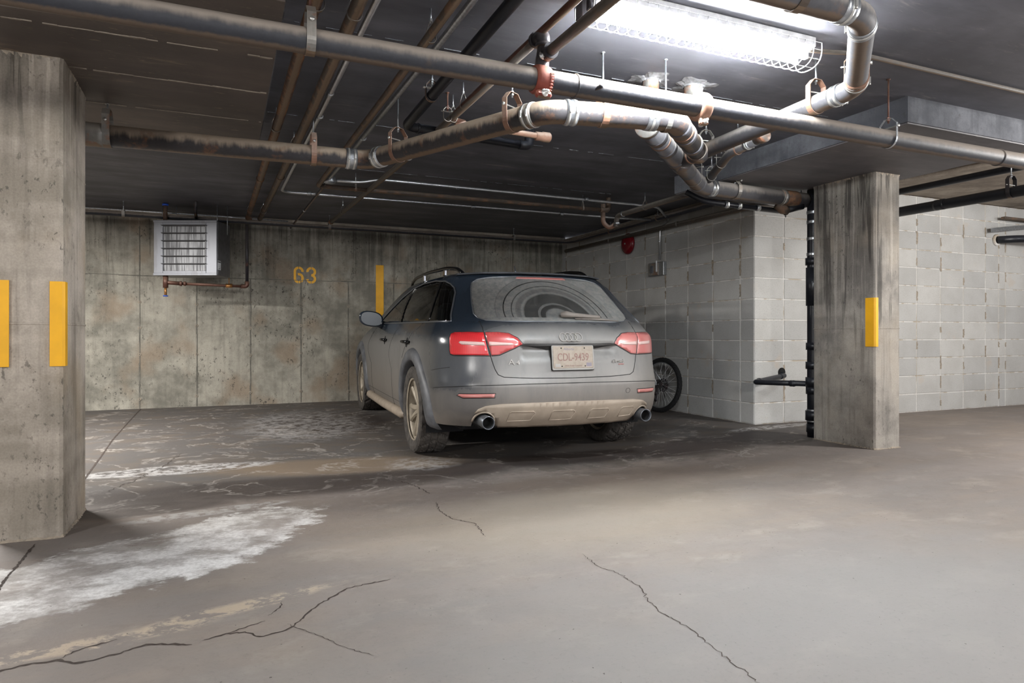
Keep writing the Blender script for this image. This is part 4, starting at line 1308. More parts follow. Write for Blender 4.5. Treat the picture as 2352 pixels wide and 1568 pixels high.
# ------------------------------------------------------------------ unit heater
hx0, hx1, hy0, hy1, hz0, hz1 = -0.342, 0.342, -0.17, 0.17, 1.500, 2.100
hc = (-0.303, 8.217, 1.80)      # its front is turned a little toward the aisle
t = thing('unit_heater', 'grey louvred unit heater hanging before the back wall', 'heater', hc, -0.409)
W2, D2, H2 = (hx1 - hx0) / 2, (hy1 - hy0) / 2, (hz1 - hz0) / 2
b = MB()
b.box((0, 0.012, 0), (2 * W2 - 0.004, 2 * D2 - 0.024, 2 * H2 - 0.006), bev=0.006)
b.build('casing', MAT['heater_side'], t)
b = MB()
fy = -D2
# front frame with opening
ox0, ox1, oz0, oz1 = -W2 + 0.100, W2 - 0.115, -H2 + 0.050, H2 - 0.050
b.box(((-W2 + ox0) / 2, fy, 0), (ox0 + W2, 0.022, 2 * H2), bev=0.003)
b.box(((W2 + ox1) / 2, fy, 0), (W2 - ox1, 0.022, 2 * H2), bev=0.003)
b.box(((ox0 + ox1) / 2, fy, (H2 + oz1) / 2), (ox1 - ox0, 0.022, H2 - oz1), bev=0.003)
b.box(((ox0 + ox1) / 2, fy, (-H2 + oz0) / 2), (ox1 - ox0, 0.022, oz0 + H2), bev=0.003)
b.box((0, fy - 0.012, H2 - 0.013), (2 * W2 + 0.006, 0.012, 0.026), bev=0.003)
b.box((0, fy - 0.012, -H2 + 0.013), (2 * W2 + 0.006, 0.012, 0.026), bev=0.003)
b.build('front_frame', MAT['heater'], t)
MB().box(((ox0 + ox1) / 2, fy + 0.006, 0), (ox1 - ox0, 0.004, oz1 - oz0)).build('coil', MAT['fins'], t)
nl = 6
for k in range(nl):
    z = oz1 - (k + 0.12) * (oz1 - oz0) / nl
    if k == 0:
        z = oz1 - 0.01
    MB().box(((ox0 + ox1) / 2, fy - 0.014, z), (ox1 - ox0 + 0.02, 0.05, 0.004), M=Matrix.Rotation(R(-12), 4, 'X')).build('louvre', MAT['heater_side'], t)
MB().box((ox1 - 0.004, fy - 0.012, 0), (0.008, 0.012, oz1 - oz0)).build('louvre_rail', MAT['heater_side'], t)
# maker's sticker on the right side
stk = MB().box((W2 + 0.001, -D2 + 0.05, -H2 + 0.115), (0.0015, 0.080, 0.10)).build('sticker', MAT['white_metal'], t)


def text(body, size, M, mat, parent, name='lettering', depth=0.0008, sx=1.0, bold=0.0, font=None):
    cu = bpy.data.curves.new('t', 'FONT')
    cu.body = body
    cu.size = size
    cu.extrude = depth
    cu.offset = bold
    cu.align_x = 'CENTER'
    cu.align_y = 'CENTER'
    cu.resolution_u = 3
    tmp = bpy.data.objects.new('t', cu)
    COL.objects.link(tmp)
    dg = bpy.context.evaluated_depsgraph_get()
    me = bpy.data.meshes.new_from_object(tmp.evaluated_get(dg))
    bpy.data.objects.remove(tmp)
    bpy.data.curves.remove(cu)
    me.transform(M @ Matrix.Diagonal((sx, 1, 1, 1)))
    me.materials.clear()
    me.materials.append(mat)
    return link(name, me, parent)


MS = Matrix(((0, 0, 1, W2 + 0.0022), (1, 0, 0, -D2 + 0.05), (0, 1, 0, -H2 + 0.150), (0, 0, 0, 1)))
text('NORDIC', 0.020, MS, MAT['darkhole'], stk, bold=0.0006)
MS2 = MS.copy()
MS2[2][3] = -H2 + 0.078
text('58-410', 0.013, MS2, MAT['darkhole'], stk)
for (px_, py_) in ((-W2 + 0.01, -0.02), (-W2 + 0.13, 0.05), (W2 - 0.03, -0.10), (W2 + 0.03, 0.02)):
    wy = hc[1] + py_
    MB().tube([(px_, py_, H2 - (0.13 if px_ > 0 else 0.0)), (px_, py_, ceil_z(wy) - hc[2] + 0.002)], 0.0045, 8).build('rod', MAT['galv'], t)
# its pipework
t = thing('heater_pipework', 'rust-brown pipe with elbow and blue-handled drain valve under the heater', 'pipe', (0, 0, 0))
ey = 8.26
MB().tube([(0.256, ey, 2.13), (0.256, ey, 1.46)], 0.018, 14).build('riser', MAT['black_iron'], t)
MB().tube(bend([(0.256, ey, 1.47), (0.256, ey, 1.414), (0.19, ey, 1.412)], 0.03, 8), 0.0245, 16).build('elbow', MAT['copper'], t)
MB().tube([(0.20, ey, 1.412), (-0.42, ey, 1.424)], 0.016, 14).build('pipe_run', MAT['copper'], t)
b = MB()
b.tube([(-0.575, ey - 0.05, 1.50), (-0.575, ey - 0.05, 1.37)], 0.027, 16)
b.tube([(-0.575, ey - 0.05, 1.43), (-0.42, ey, 1.424)], 0.022, 16)
b.build('tee', MAT['copper'], t)
b = MB()
for x, r in ((-0.44, 0.028), (-0.40, 0.025)):
    b.tube([(x, ey - 0.005, 1.424), (x + 0.025, ey - 0.005, 1.424)], r, 8)
b.build('union', MAT['copper'], t)
b = MB()
b.tube([(0.03, ey, 1.415), (0.10, ey, 1.415)], 0.023, 14)
b.tube([(0.065, ey, 1.43), (0.065, ey - 0.005, 1.52)], 0.005, 8)
b.build('ball_valve', MAT['brass'], t)
MB().tube([(-0.575, ey - 0.05, 1.38), (-0.575, ey - 0.05, 1.29)], 0.014, 12).build('drain_cock', MAT['brass'], t)
MB().lathe([(0, 0), (0.024, 0), (0.027, 0.006), (0.024, 0.012), (0, 0.012)], 14, Matrix.Translation((-0.575, ey - 0.05, 1.275))).build('valve_wheel', MAT['blue'], t)
MB().tube([(-0.575, ey - 0.05, 1.53), (-0.575, ey - 0.05, 1.49)], 0.018, 12).build('nipple', MAT['black_iron'], t)
MB().tube([(-0.575, ey - 0.08, 2.09), (-0.575, ey - 0.08, 2.26)], 0.022, 14).build('supply', MAT['rusty'], t)
MB().lathe([(0, 0), (0.03, 0), (0.034, 0.008), (0.03, 0.018), (0, 0.018)], 14, Matrix.Translation((-0.575, ey - 0.08, 2.265))).build('valve_wheel', MAT['blue'], t)

# ------------------------------------------------------------------ alarm bell and switch on the side wall
t = thing('alarm_bell', 'dark red alarm bell high on the grey block wall', 'bell', (4.643, 7.02, 1.985))
M = frame((0, 0, 0), (-1, 0, 0))
MB().lathe([(0.105, 0.012), (0.128, 0.014), (0.132, 0.03), (0.118, 0.052), (0.075, 0.066), (0.02, 0.07), (0, 0.07)], 28, M).build('gong', MAT['red_bell'], t)
MB().lathe([(0, 0.068), (0.010, 0.068), (0.010, 0.078), (0, 0.08)], 10, M).build('bolt', MAT['bolt'], t)
MB().box((-0.007, 0, 0.02), (0.016, 0.15, 0.20), bev=0.004).build('back_box', MAT['red_bell'], t)
t = thing('switch_box', 'small grey steel switch box at the foot of the bright conduit on the block wall', 'switch', (4.643, 6.42, 1.615))
MB().box((-0.022, 0, 0), (0.044, 0.30, 0.155), bev=0.004).build('box', MAT['galv'], t)
MB().box((-0.048, 0.04, 0), (0.008, 0.20, 0.14), bev=0.002).build('cover', MAT['steel_dull'], t)
MB().box((-0.058, -0.035, 0.03), (0.012, 0.018, 0.13), bev=0.002).build('lever', MAT['white_metal'], t)
MB().box((-0.056, 0.06, 0.0), (0.010, 0.05, 0.08), bev=0.002).build('toggle_plate', MAT['drop_edge'], t)

# ------------------------------------------------------------------ the car
# body surface: for every height z a plan outline; t=0 rear centre, 1..2 the flank, 3 front centre
def pchip(tab):
    xs_ = np.array([a for a, b in tab], float)
    ys_ = np.array([b for a, b in tab], float)
    h = np.diff(xs_)
    d = np.diff(ys_) / h
    mm = np.zeros(len(xs_))
    mm[0], mm[-1] = d[0], d[-1]
    for i in range(1, len(xs_) - 1):
        if d[i - 1] * d[i] > 0:
            w1, w2 = 2 * h[i] + h[i - 1], h[i] + 2 * h[i - 1]
            mm[i] = (w1 + w2) / (w1 / d[i - 1] + w2 / d[i])

    def f(x):
        x = min(max(x, xs_[0]), xs_[-1])
        i = min(max(int(np.searchsorted(xs_, x)) - 1, 0), len(h) - 1)
        s_ = (x - xs_[i]) / h[i]
        return ((1 + 2 * s_) * (1 - s_) ** 2 * ys_[i] + s_ * (1 - s_) ** 2 * h[i] * mm[i]
                + s_ * s_ * (3 - 2 * s_) * ys_[i + 1] + s_ * s_ * (s_ - 1) * h[i] * mm[i + 1])
    return f


WZ = pchip([(.18, .78), (.22, .835), (.28, .875), (.36, .895), (.45, .903), (.55, .908), (.70, .912), (.80, .908), (.87, .900), (.915, .892), (.945, .872), (.985, .852), (1.01, .842),
            (1.03, .832), (1.10, .800), (1.20, .752), (1.30, .700), (1.345, .672), (1.375, .635), (1.40, .57), (1.415, .49), (1.43, .34), (1.44, .12)])
VR = pchip([(.18, .30), (.24, .20), (.30, .11), (.36, .055), (.42, .022), (.50, .004), (.575, .0), (.60, .006), (.64, .022), (.70, .036), (.77, .044), (.86, .048), (.905, .060), (.94, .085), (.97, .115), (1.0, .155),
            (1.02, .190), (1.10, .300), (1.20, .420), (1.30, .535), (1.35, .595), (1.37, .620), (1.385, .70), (1.40, .86), (1.415, 1.10), (1.43, 1.4), (1.44, 1.75)])
VF = pchip([(.18, 4.45), (.25, 4.60), (.5, 4.70), (.65, 4.70), (.75, 4.64), (.82, 4.50), (.88, 4.24), (.93, 3.98), (.97, 3.78), (1.0, 3.62), (1.02, 3.54), (1.10, 3.30), (1.20, 3.02), (1.30, 2.74),
            (1.35, 2.58), (1.375, 2.48), (1.40, 2.32), (1.415, 2.18), (1.43, 2.05), (1.44, 1.90)])
AR = pchip([(.18, .30), (.30, .42), (.50, .50), (.80, .52), (.93, .50), (1.0, .46), (1.06, .42), (1.20, .40), (1.30, .38), (1.37, .36), (1.40, .34), (1.44, .12)])
AF = pchip([(.18, .5), (.7, .6), (.88, .75), (.96, .6), (1.02, .42), (1.2, .34), (1.37, .3), (1.44, .12)])
NR = pchip([(.18, 2.4), (.8, 2.4), (1.0, 2.4), (1.06, 2.4), (1.3, 2.4), (1.44, 2.4)])


def S(t, z):
    s_ = min(abs(t), 3.0)
    w, vr, vf, ar, af, n = WZ(z), VR(z), VF(z), AR(z), AF(z), NR(z)
    if s_ <= 1:
        ph = s_ * PI / 2
        x = w * math.sin(ph) ** (2 / n)
        v = vr + ar * (1 - max(0.0, math.cos(ph)) ** (2 / n))
    elif s_ <= 2:
        x = w
        v = vr + ar + (s_ - 1) * (vf - af - vr - ar)
    else:
        ph = (3 - s_) * PI / 2
        x = w * max(0.0, math.sin(ph)) ** (2 / 2.6)
        v = vf - af * (1 - max(0.0, math.cos(ph)) ** (2 / 2.6))
    if s_ <= 1 and 0.755 < z < 0.858:      # the tailgate lip overhangs a hollow round the number plate
        hgt = 0.010 + 0.022 * min(1.0, max(0.0, (0.37 - x) / 0.20))
        k = min(1.0, max(0.0, (0.385 - x) / 0.03)) * min(1.0, max(0.0, (0.8575 - z) / hgt)) * min(1.0, max(0.0, (z - 0.755) / 0.06))
        v += 0.046 * k
    x *= 1 - 0.055 * min(1.0, abs((v - 2.3) / 2.4)) ** 3       # barrel taper toward both ends
    return (math.copysign(x, t) if t else 0.0, v, z)


def t_of_v(v, z):
    """flank parameter for a given length coordinate"""
    lo, hi = 0.0, 3.0
    for _ in range(40):
        m_ = (lo + hi) / 2
        if S(m_, z)[1] < v:
            lo = m_
        else:
            hi = m_
    return (lo + hi) / 2


def t_of_u(u_, z):
    """rear-face parameter for a given half width"""
    lo, hi = 0.0, 1.0
    for _ in range(40):
        m_ = (lo + hi) / 2
        if S(m_, z)[0] < abs(u_):
            lo = m_
        else:
            hi = m_
    return math.copysign((lo + hi) / 2, u_)

WC = ((1.0, 0.340), (3.805, 0.340))      # wheel centres (length, height)
ARCH_R = 0.385


def XT(t):
    return t if t <= 1 else (1 + (t - 1) * 3.2 if t <= 2 else 4.2 + (t - 2))


def TX(x):
    return x if x <= 1 else (1 + (x - 1) / 3.2 if x <= 4.2 else 2 + (x - 4.2))


def inside(poly, P):
    x, y = P[:, 0], P[:, 1]
    r = np.zeros(len(P), bool)
    n = len(poly)
    for i in range(n):
        x1, y1 = poly[i]
        x2, y2 = poly[(i + 1) % n]
        if y1 == y2:
            continue
        c_ = ((y1 > y) != (y2 > y)) & (x < (x2 - x1) * (y - y1) / (y2 - y1) + x1)
        r ^= c_
    return r


def densify(poly, d):
    out = []
    for i in range(len(poly)):
        a, b = poly[i], poly[(i + 1) % len(poly)]
        n = max(1, int(math.hypot(b[0] - a[0], b[1] - a[1]) / d))
        for k in range(n):
            out.append((a[0] + (b[0] - a[0]) * k / n, a[1] + (b[1] - a[1]) * k / n))
    return out


def fill2d(outer, holes, grid):
    """constrained triangulation of a polygon with holes; returns points, triangles"""
    pts, edges = [], []
    loops = [outer] + holes
    for lp in loops:
        k = len(pts)
        pts += lp
        edges += [(k + i, k + (i + 1) % len(lp)) for i in range(len(lp))]
    G = np.array(grid, float)
    if len(G):
        keep = inside(outer, G)
        for h in holes:
            keep &= ~inside(h, G)
        G = G[keep]
        B = np.array(pts)
        d = np.sqrt(((G[:, None, :] - B[None, :, :]) ** 2).sum(2)).min(1)
        G = G[d > 0.006]
        pts = pts + [tuple(g_) for g_ in G]
    r = delaunay_2d_cdt([Vector(p) for p in pts], edges, [], 0, 1e-7)
    V = np.array([tuple(v) for v in r[0]])
    F_ = [f for f in r[2]]
    C_ = np.array([V[list(f)].mean(0) for f in F_])
    keep = inside(outer, C_)
    for h in holes:
        keep &= ~inside(h, C_)
    return V, [f for f, kk in zip(F_, keep) if kk]


def normal(t, z):
    e = 0.004
    z1, z2 = max(0.181, z - e), min(1.4399, z + e)
    t1, t2 = t - e, t + e
    if abs(t) <= 3 and abs(t2) > 3:
        t1, t2 = t - 2 * e, t
    a = Vector(S(t2, z)) - Vector(S(t1, z))
    b = Vector(S(t, z2)) - Vector(S(t, z1))
    n = a.cross(b)
    if n.length < 1e-12:
        return Vector((0, -1, 0))
    n.normalize()
    c_ = Vector(S(t, z)) - Vector((0, 2.3, 0.7))
    return n if n.dot(c_) > 0 else -n


def P_(t, z, off=0.0):
    p = Vector(S(t, z))
    return p + normal(t, z) * off if off else p


def UZ(pts):
    return [(t_of_u(abs(u_), z), z) for u_, z in pts]


def VZ(pts):
    return [(t_of_v(v, z), z) for v, z in pts]


car = thing('car', 'dusty dark station wagon with red tail lamps, parked nose-in to the back wall', 'car', (2.2026, 4.0132, -0.0676), 0)
car.rotation_euler = (0.0105, 0, -0.0484)

# ---- car materials (object coordinates are the car's own)


def m_paint(name, dusty_low=0.75):
    m = NT(name, 'obj')
    x, y, z = m.xyz()
    ax = m.math('ABSOLUTE', x)
    n1 = m.noise(3.0, 5, 0.6)
    n2 = m.noise(14, 5, 0.65, m.vmap((1, 1, 0.25)))
    nn = m.math('SUBTRACT', m.math('ADD', m.math('MULTIPLY', n1, 0.6), m.math('MULTIPLY', n2, 0.4)), 0.5)
    # road film: whole tail, except its left shoulder; lower flank; nothing on roof and pillars
    xs_ = m.math('ADD', x, m.math('MULTIPLY', nn, 0.35))
    tail = m.math('MULTIPLY', m.mr(y, 0.30, 0.10), m.mr(xs_, -0.80, -0.42, 0.30, 1.0))
    rightc = m.math('MULTIPLY', m.mr(x, 0.3, 0.6), m.mr(y, 0.9, 0.4))
    tail = m.math('MAXIMUM', tail, rightc)
    zz_ = m.math('ADD', z, m.math('MULTIPLY', nn, 0.25))
    low = m.mr(zz_, 1.00, 0.80, 0.0, 1.0)
    side = m.math('MULTIPLY', m.math('MULTIPLY', low, m.mr(y, 0.35, 0.95, 0.30, 1.0)), 0.78)
    lowest = m.math('MULTIPLY', m.mr(zz_, 0.52, 0.34), 0.8)
    under = m.math('MULTIPLY', m.mr(zz_, 0.62, 0.50), 0.55)
    d = m.math('MAXIMUM', m.math('MAXIMUM', m.math('MULTIPLY', tail, m.mr(zz_, 1.06, 0.92, 0.25, 0.88)), side), m.math('MAXIMUM', lowest, under))
    d = m.math('MULTIPLY', d, m.mr(n2, 0.25, 0.6, 0.82, 1.0), True)
    dustc = m.mix(m.mr(z, 0.35, 0.8), lin((126, 119, 111)), lin((126, 124, 121)))
    col = m.mix(d, (0.018, 0.026, 0.038), dustc)
    m.b.inputs['Coat Weight'].default_value = 0.0
    rough = m.math('ADD', m.math('MULTIPLY', d, 0.42), 0.14)
    return m.done(col, rough, 0.0, 0.6)


MAT['paint'] = m_paint('dark_blue_black_paint')
MAT['seam'] = simple('panel_gap', (14, 14, 16), 0.8)
MAT['trim'] = simple('matte_arch_trim', (92, 94, 98), 0.5, 0, 0.35, 8, 'obj')
MAT['skid'] = simple('dusty_skid_plate', (156, 143, 128), 0.6, 0, 0.12, 9, 'obj')
MAT['chrome_dull'] = simple('satin_window_trim', (120, 124, 130), 0.3, 0.7, 0.05, 5, 'obj')
MAT['chrome'] = simple('chrome', (200, 202, 206), 0.15, 1.0, 0.03, 5, 'obj')
MAT['black_trim'] = simple('gloss_black_trim', (10, 11, 13), 0.2, 0, 0.1, 5, 'obj')
MAT['badge'] = simple('dusty_chrome_badge', (150, 147, 142), 0.4, 0.3, 0.1, 5, 'obj')
MAT['interior'] = simple('dark_cabin', (22, 23, 26), 0.8, 0, 0.1, 5, 'obj')
MAT['rim'] = simple('dusty_alloy', (158, 148, 132), 0.5, 0.2, 0.2, 14, 'obj')
MAT['tyre'] = simple('dusty_tyre', (74, 70, 66), 0.9, 0, 0.3, 22, 'obj')
MAT['spoiler'] = simple('dusty_black_spoiler', (52, 54, 58), 0.6, 0, 0.1, 9, 'obj', 0.3)
MAT['lip'] = simple('tailgate_hollow_shade', (74, 73, 73), 0.8, 0, 0.1, 9, 'obj', 0.2)  # dark tone painting the shade below the tailgate lip
MAT['mirror'] = simple('mirror_glass', (44, 56, 66), 0.3, 0.0, 0.02, 5, 'obj')
MAT['wiper'] = simple('dusty_wiper', (132, 125, 119), 0.6, 0, 0.1, 8, 'obj')


def m_lens(name, a, b, dust):
    m = NT(name, 'obj')
    w = m.n('ShaderNodeTexWave', wave_type='BANDS', bands_direction='X')
    m.put(w.inputs['Vector'], m.P)
    w.inputs['Scale'].default_value = 30
    col = m.mix(m.mr(w.outputs['Fac'], 0.3, 0.7, 0, 0.35), a, b)
    col = m.mix(m.math('MULTIPLY', m.mr(m.noise(6, 4), 0.3, 0.7, 0.7, 1.0), dust), col, lin((186, 150, 142)))
    m.b.inputs['Coat Weight'].default_value = 0.6
    m.b.inputs['Coat Roughness'].default_value = 0.08
    return m.done(col, 0.3, 0, 0.6)


MAT['lens_l'] = m_lens('red_lens', (0.60, 0.010, 0.018), (0.36, 0.004, 0.010), 0.06)
MAT['lens_m'] = m_lens('red_lens_dusty', (0.50, 0.012, 0.02), (0.34, 0.008, 0.014), 0.22)
MAT['lens_r'] = m_lens('red_lens_dustier', (0.50, 0.03, 0.04), (0.36, 0.02, 0.03), 0.55)
MAT['lens_strip'] = simple('clear_lens_strip', (206, 178, 172), 0.25, 0, 0.05, 5, 'obj')
MAT['refl'] = m_lens('reflector', (0.42, 0.03, 0.03), (0.36, 0.03, 0.03), 0.55)


def m_glass(name, tint, dust=False):
    m = NT(name, 'obj')
    tr = m.n('ShaderNodeBsdfTransparent')
    tr.inputs[0].default_value = (*tint, 1)
    gl = m.n('ShaderNodeBsdfGlossy')
    gl.inputs['Roughness'].default_value = 0.02
    gl.inputs[0].default_value = (1, 1, 1, 1)
    fr = m.n('ShaderNodeFresnel')
    fr.inputs[0].default_value = 1.5
    ms = m.n('ShaderNodeMixShader')
    m.t.links.new(m.math('ADD', m.math('MULTIPLY', fr.outputs[0], 1.0), 0.02), ms.inputs[0])
    m.t.links.new(tr.outputs[0], ms.inputs[1])
    m.t.links.new(gl.outputs[0], ms.inputs[2])
    res = ms.outputs[0]
    if dust:
        x, y, z = m.xyz()
        # distance from the wiper pivot measured up the sloping pane
        dx = m.math('SUBTRACT', x, -0.005)
        dz = m.math('MULTIPLY', m.math('SUBTRACT', z, 1.040), 1.42)
        r = m.math('SQRT', m.math('ADD', m.math('MULTIPLY', dx, dx), m.math('MULTIPLY', dz, dz)))
        above = m.mr(z, 1.040, 1.048)

        def ring(r0, w):
            return m.mr(m.math('ABSOLUTE', m.math('SUBTRACT', r, r0)), w, w * 0.4)
        n = m.noise(9, 5, 0.65)
        n2 = m.noise(30, 4, 0.7)
        clear = m.math('MULTIPLY', m.mr(r, 0.085, 0.115), m.mr(r, 0.275, 0.250))
        mid = m.math('MULTIPLY', ring(0.30, 0.03), 0.35)
        lines = m.math('MAXIMUM', m.math('MAXIMUM', m.math('MULTIPLY', ring(0.345, 0.006), 0.6), m.math('MULTIPLY', ring(0.400, 0.006), 0.75)), m.math('MULTIPLY', ring(0.455, 0.004), 0.30))
        streaks = m.math('MULTIPLY', ring(0.150, 0.014), 0.35)
        cl = m.math('MAXIMUM', m.math('MAXIMUM', m.math('SUBTRACT', m.math('MULTIPLY', clear, 0.66), streaks), lines), mid)
        sweep = m.math('MULTIPLY', m.mr(r, 0.47, 0.45), 0.12)
        cl = m.math('MAXIMUM', cl, sweep)
        cl = m.math('MULTIPLY', cl, above)
        dens = m.math('SUBTRACT', m.mr(n, 0.3, 0.7, 0.80, 0.96), cl, True)
        # left and upper part of the pane is less caked
        dens = m.math('MULTIPLY', dens, m.mr(m.math('ADD', x, m.math('MULTIPLY', m.math('SUBTRACT', n2, 0.5), 0.3)), -0.62, -0.25, 0.62, 1.0))
        di = m.n('ShaderNodeBsdfDiffuse')
        m.put(di.inputs[0], m.mix(m.mr(n2, 0.35, 0.65), lin((126, 129, 128)), lin((142, 141, 138))))
        m2 = m.n('ShaderNodeMixShader')
        m.put(m2.inputs[0], dens)
        m.t.links.new(res, m2.inputs[1])
        m.t.links.new(di.outputs[0], m2.inputs[2])
        res = m2.outputs[0]
    m.t.links.new(res, m.out.inputs[0])
    return m.m


MAT['glass'] = m_glass('tinted_side_glass', (0.42, 0.47, 0.47))
MAT['glass_rear'] = m_glass('dusty_rear_glass', (0.30, 0.36, 0.37), True)

# ---- outlines on the body surface
DLO = [(0.415, 1.014), (0.47, 1.06), (0.56, 1.145), (0.645, 1.228), (0.70, 1.268), (0.77, 1.300), (0.88, 1.328), (1.20, 1.350), (1.62, 1.352), (1.95, 1.325), (2.25, 1.255), (2.52, 1.165), (2.78, 1.07), (2.92, 1.012), (2.0, 1.010), (1.2, 1.010)]
REARW = [(0.0, 1.014), (0.44, 1.016), (0.545, 1.022), (0.590, 1.040), (0.605, 1.07), (0.585, 1.16), (0.552, 1.27), (0.535, 1.305), (0.49, 1.332), (0.40, 1.348), (0.2, 1.358), (0.0, 1.361)]
WSH = [(2.06, 1.06), (2.06, 1.35), (2.30, 1.362), (3.0, 1.366), (3.0, 1.025), (2.3, 1.03)]


def xz(pts):
    return [(XT(t), z) for t, z in pts]


dlo_t = densify(xz(VZ(DLO)), 0.03)
rw_half = xz(UZ(REARW))
rw_hole = densify([(-0.06, rw_half[0][1])] + rw_half[1:-1] + [(-0.06, rw_half[-1][1])], 0.025)
ws_t = densify([(XT(a), b) for a, b in WSH[:3]] + [(5.4, WSH[3][1]), (5.4, WSH[4][1])] + [(XT(WSH[5][0]), WSH[5][1])], 0.04)

# outer boundary of the half shell
ZB = 0.300
bd = [(0.0, ZB), (0.2, ZB)]
for k in range(13):
    a = PI - PI * k / 12
    u_, z_ = 0.600 + 0.066 * math.cos(a), 0.345 + 0.062 * math.sin(a)
    if k in (0, 12):
        z_ = ZB
    bd.append((XT(t_of_u(u_, z_)), z_))
bd.append((XT(t_of_v(0.55, ZB)), ZB))
for (cv, cz), zb0, zb1 in ((WC[0], 0.30, 0.22), (WC[1], 0.22, 0.22)):
    a0 = PI + math.asin((cz - zb0) / ARCH_R)
    a1 = -math.asin((cz - zb1) / ARCH_R)
    for k in range(33):
        a = a0 + (a1 - a0) * k / 32
        v_, z_ = cv + ARCH_R * math.cos(a), cz + ARCH_R * math.sin(a)
        bd.append((XT(t_of_v(v_, z_)), z_))
bd += [(5.2, 0.22), (5.2, 1.44), (0.0, 1.44)]
bd = densify(bd, 0.045)
zrows = [z for z in [0.30 + 0.03 * i for i in range(36)] if not 0.80 < z < 0.87] + [0.22, 0.25, 0.8535, 0.8575, 0.848, 0.842, 0.836, 0.825, 0.815, 0.80, 0.785, 0.578, 0.592, 0.604, 1.372, 1.379, 1.387, 1.394, 1.402, 1.409, 1.416, 1.423, 1.430, 1.435]
zrows = sorted(set(round(z, 4) for z in zrows if 0.21 < z < 1.438))
xcols = [0.03 + 0.035 * i for i in range(34)] + [1.25 + 0.075 * i for i in range(40)] + [4.22 + 0.05 * i for i in range(20)]
grid = [(x, z) for x in xcols for z in zrows]
V2, F2 = fill2d(bd, [dlo_t, rw_hole, ws_t], grid)
vs = [S(TX(max(0.0, min(5.2, x))), z) for x, z in V2]
nv = len(vs)
vs2 = vs + [(-x, y, z) for x, y, z in vs]
fs2 = [tuple(f) for f in F2] + [tuple(nv + i for i in reversed(f)) for f in F2]
me = bpy.data.meshes.new('body_shell')
me.from_pydata(vs2, [], fs2)
bm = bmesh.new()
bm.from_mesh(me)
bmesh.ops.remove_doubles(bm, verts=bm.verts, dist=0.0006)
bmesh.ops.holes_fill(bm, edges=[e for e in bm.edges if e.is_boundary and e.verts[0].co.z > 1.436 and e.verts[1].co.z > 1.436], sides=400)
bmesh.ops.recalc_face_normals(bm, faces=bm.faces)
for f in bm.faces:
    f.smooth = True
bm.to_mesh(me)
bm.free()
me.materials.append(MAT['paint'])
shell = link('body_shell', me, car)


def patch(name, pts, off, mat, parent, sgn=1, step=0.03, skirt=0.006, sym=False):
    """a panel lying on the body surface: pts are (t,z); off metres proud, with a turned-in rim"""
    poly = densify([(XT(t), z) if t >= 0 else (-XT(-t), z) for t, z in pts], step)
    xs_ = [p[0] for p in poly]
    zs_ = [p[1] for p in poly]
    grid = [(x, z) for x in np.arange(min(xs_) + step / 2, max(xs_), step) for z in np.arange(min(zs_) + step / 2, max(zs_), step)]
    V, F_ = fill2d(poly, [], grid)
    tx = lambda x: TX(x) if x >= 0 else -TX(-x)
    vs = []
    for x, z in V:
        p = P_(tx(x), z, off)
        vs.append((p.x * sgn, p.y, p.z))
    fs = [tuple(f) for f in F_]
    # rim along the boundary edges
    cnt = {}
    for f in fs:
        for i in range(len(f)):
            a, b = f[i], f[(i + 1) % len(f)]
            cnt[(min(a, b), max(a, b))] = cnt.get((min(a, b), max(a, b)), 0) + 1
    rim = {}
    be = [e for e, c_ in cnt.items() if c_ == 1]
    for a, b in be:
        for q in (a, b):
            if q not in rim:
                p = P_(tx(V[q][0]), V[q][1], off - skirt)
                rim[q] = len(vs)
                vs.append((p.x * sgn, p.y, p.z))
        fs.append((a, b, rim[b], rim[a]))
    mb = MB().add(vs, fs, True)
    return mb.build(name, mat, parent)


def line(name, pts, r, mat, parent, sgn=1, off=0.0, n=6, closed=False, d=0.03):
    """thin bead along a path on the body surface"""
    p2 = [(XT(t), z) if t >= 0 else (-XT(-t), z) for t, z in pts]
    out = []
    for i in range(len(p2) - (0 if closed else 1)):
        a, b = p2[i], p2[(i + 1) % len(p2)]
        k = max(1, int(math.hypot(b[0] - a[0], b[1] - a[1]) / d))
        for j in range(k):
            out.append((a[0] + (b[0] - a[0]) * j / k, a[1] + (b[1] - a[1]) * j / k))
    if not closed:
        out.append(p2[-1])
    tx = lambda x: TX(x) if x >= 0 else -TX(-x)
    q = [P_(tx(x), z, off) for x, z in out]
    q = [Vector((p.x * sgn, p.y, p.z)) for p in q]
    return MB().tube(q, r, n, closed=closed).build(name, mat, parent)


# rear window and spoiler lip
rwz = UZ(REARW)
full = rwz[1:-1] + [(0.0, REARW[-1][1])] + [(-t, z) for t, z in reversed(rwz[1:-1])] + [(0.0, REARW[0][1])]
rear_glass = patch('rear_window', full, 0.001, MAT['glass_rear'], car, step=0.03, skirt=0.003)
line('window_seal', full, 0.0045, MAT['chrome_dull'], car, off=0.0, closed=True)
sp = UZ([(0.60, 1.366), (0.45, 1.372), (0.2, 1.377), (0.0, 1.378)])
lip = [Vector(P_(t, z, 0.012)) for t, z in sp]
lip = lip + [Vector((-p.x, p.y, p.z)) for p in reversed(lip[:-1])]
MB().ribbon(lip, (0, -0.85, 0.0), 0.045, 0.012).build('roof_spoiler', MAT['spoiler'], car)
patch('high_brake_lamp', [(-t_of_u(.19, 1.352), 1.354), (t_of_u(.19, 1.352), 1.354), (t_of_u(.205, 1.342), 1.340), (-t_of_u(.205, 1.342), 1.340)], 0.005, MAT['refl'], car, step=0.02)

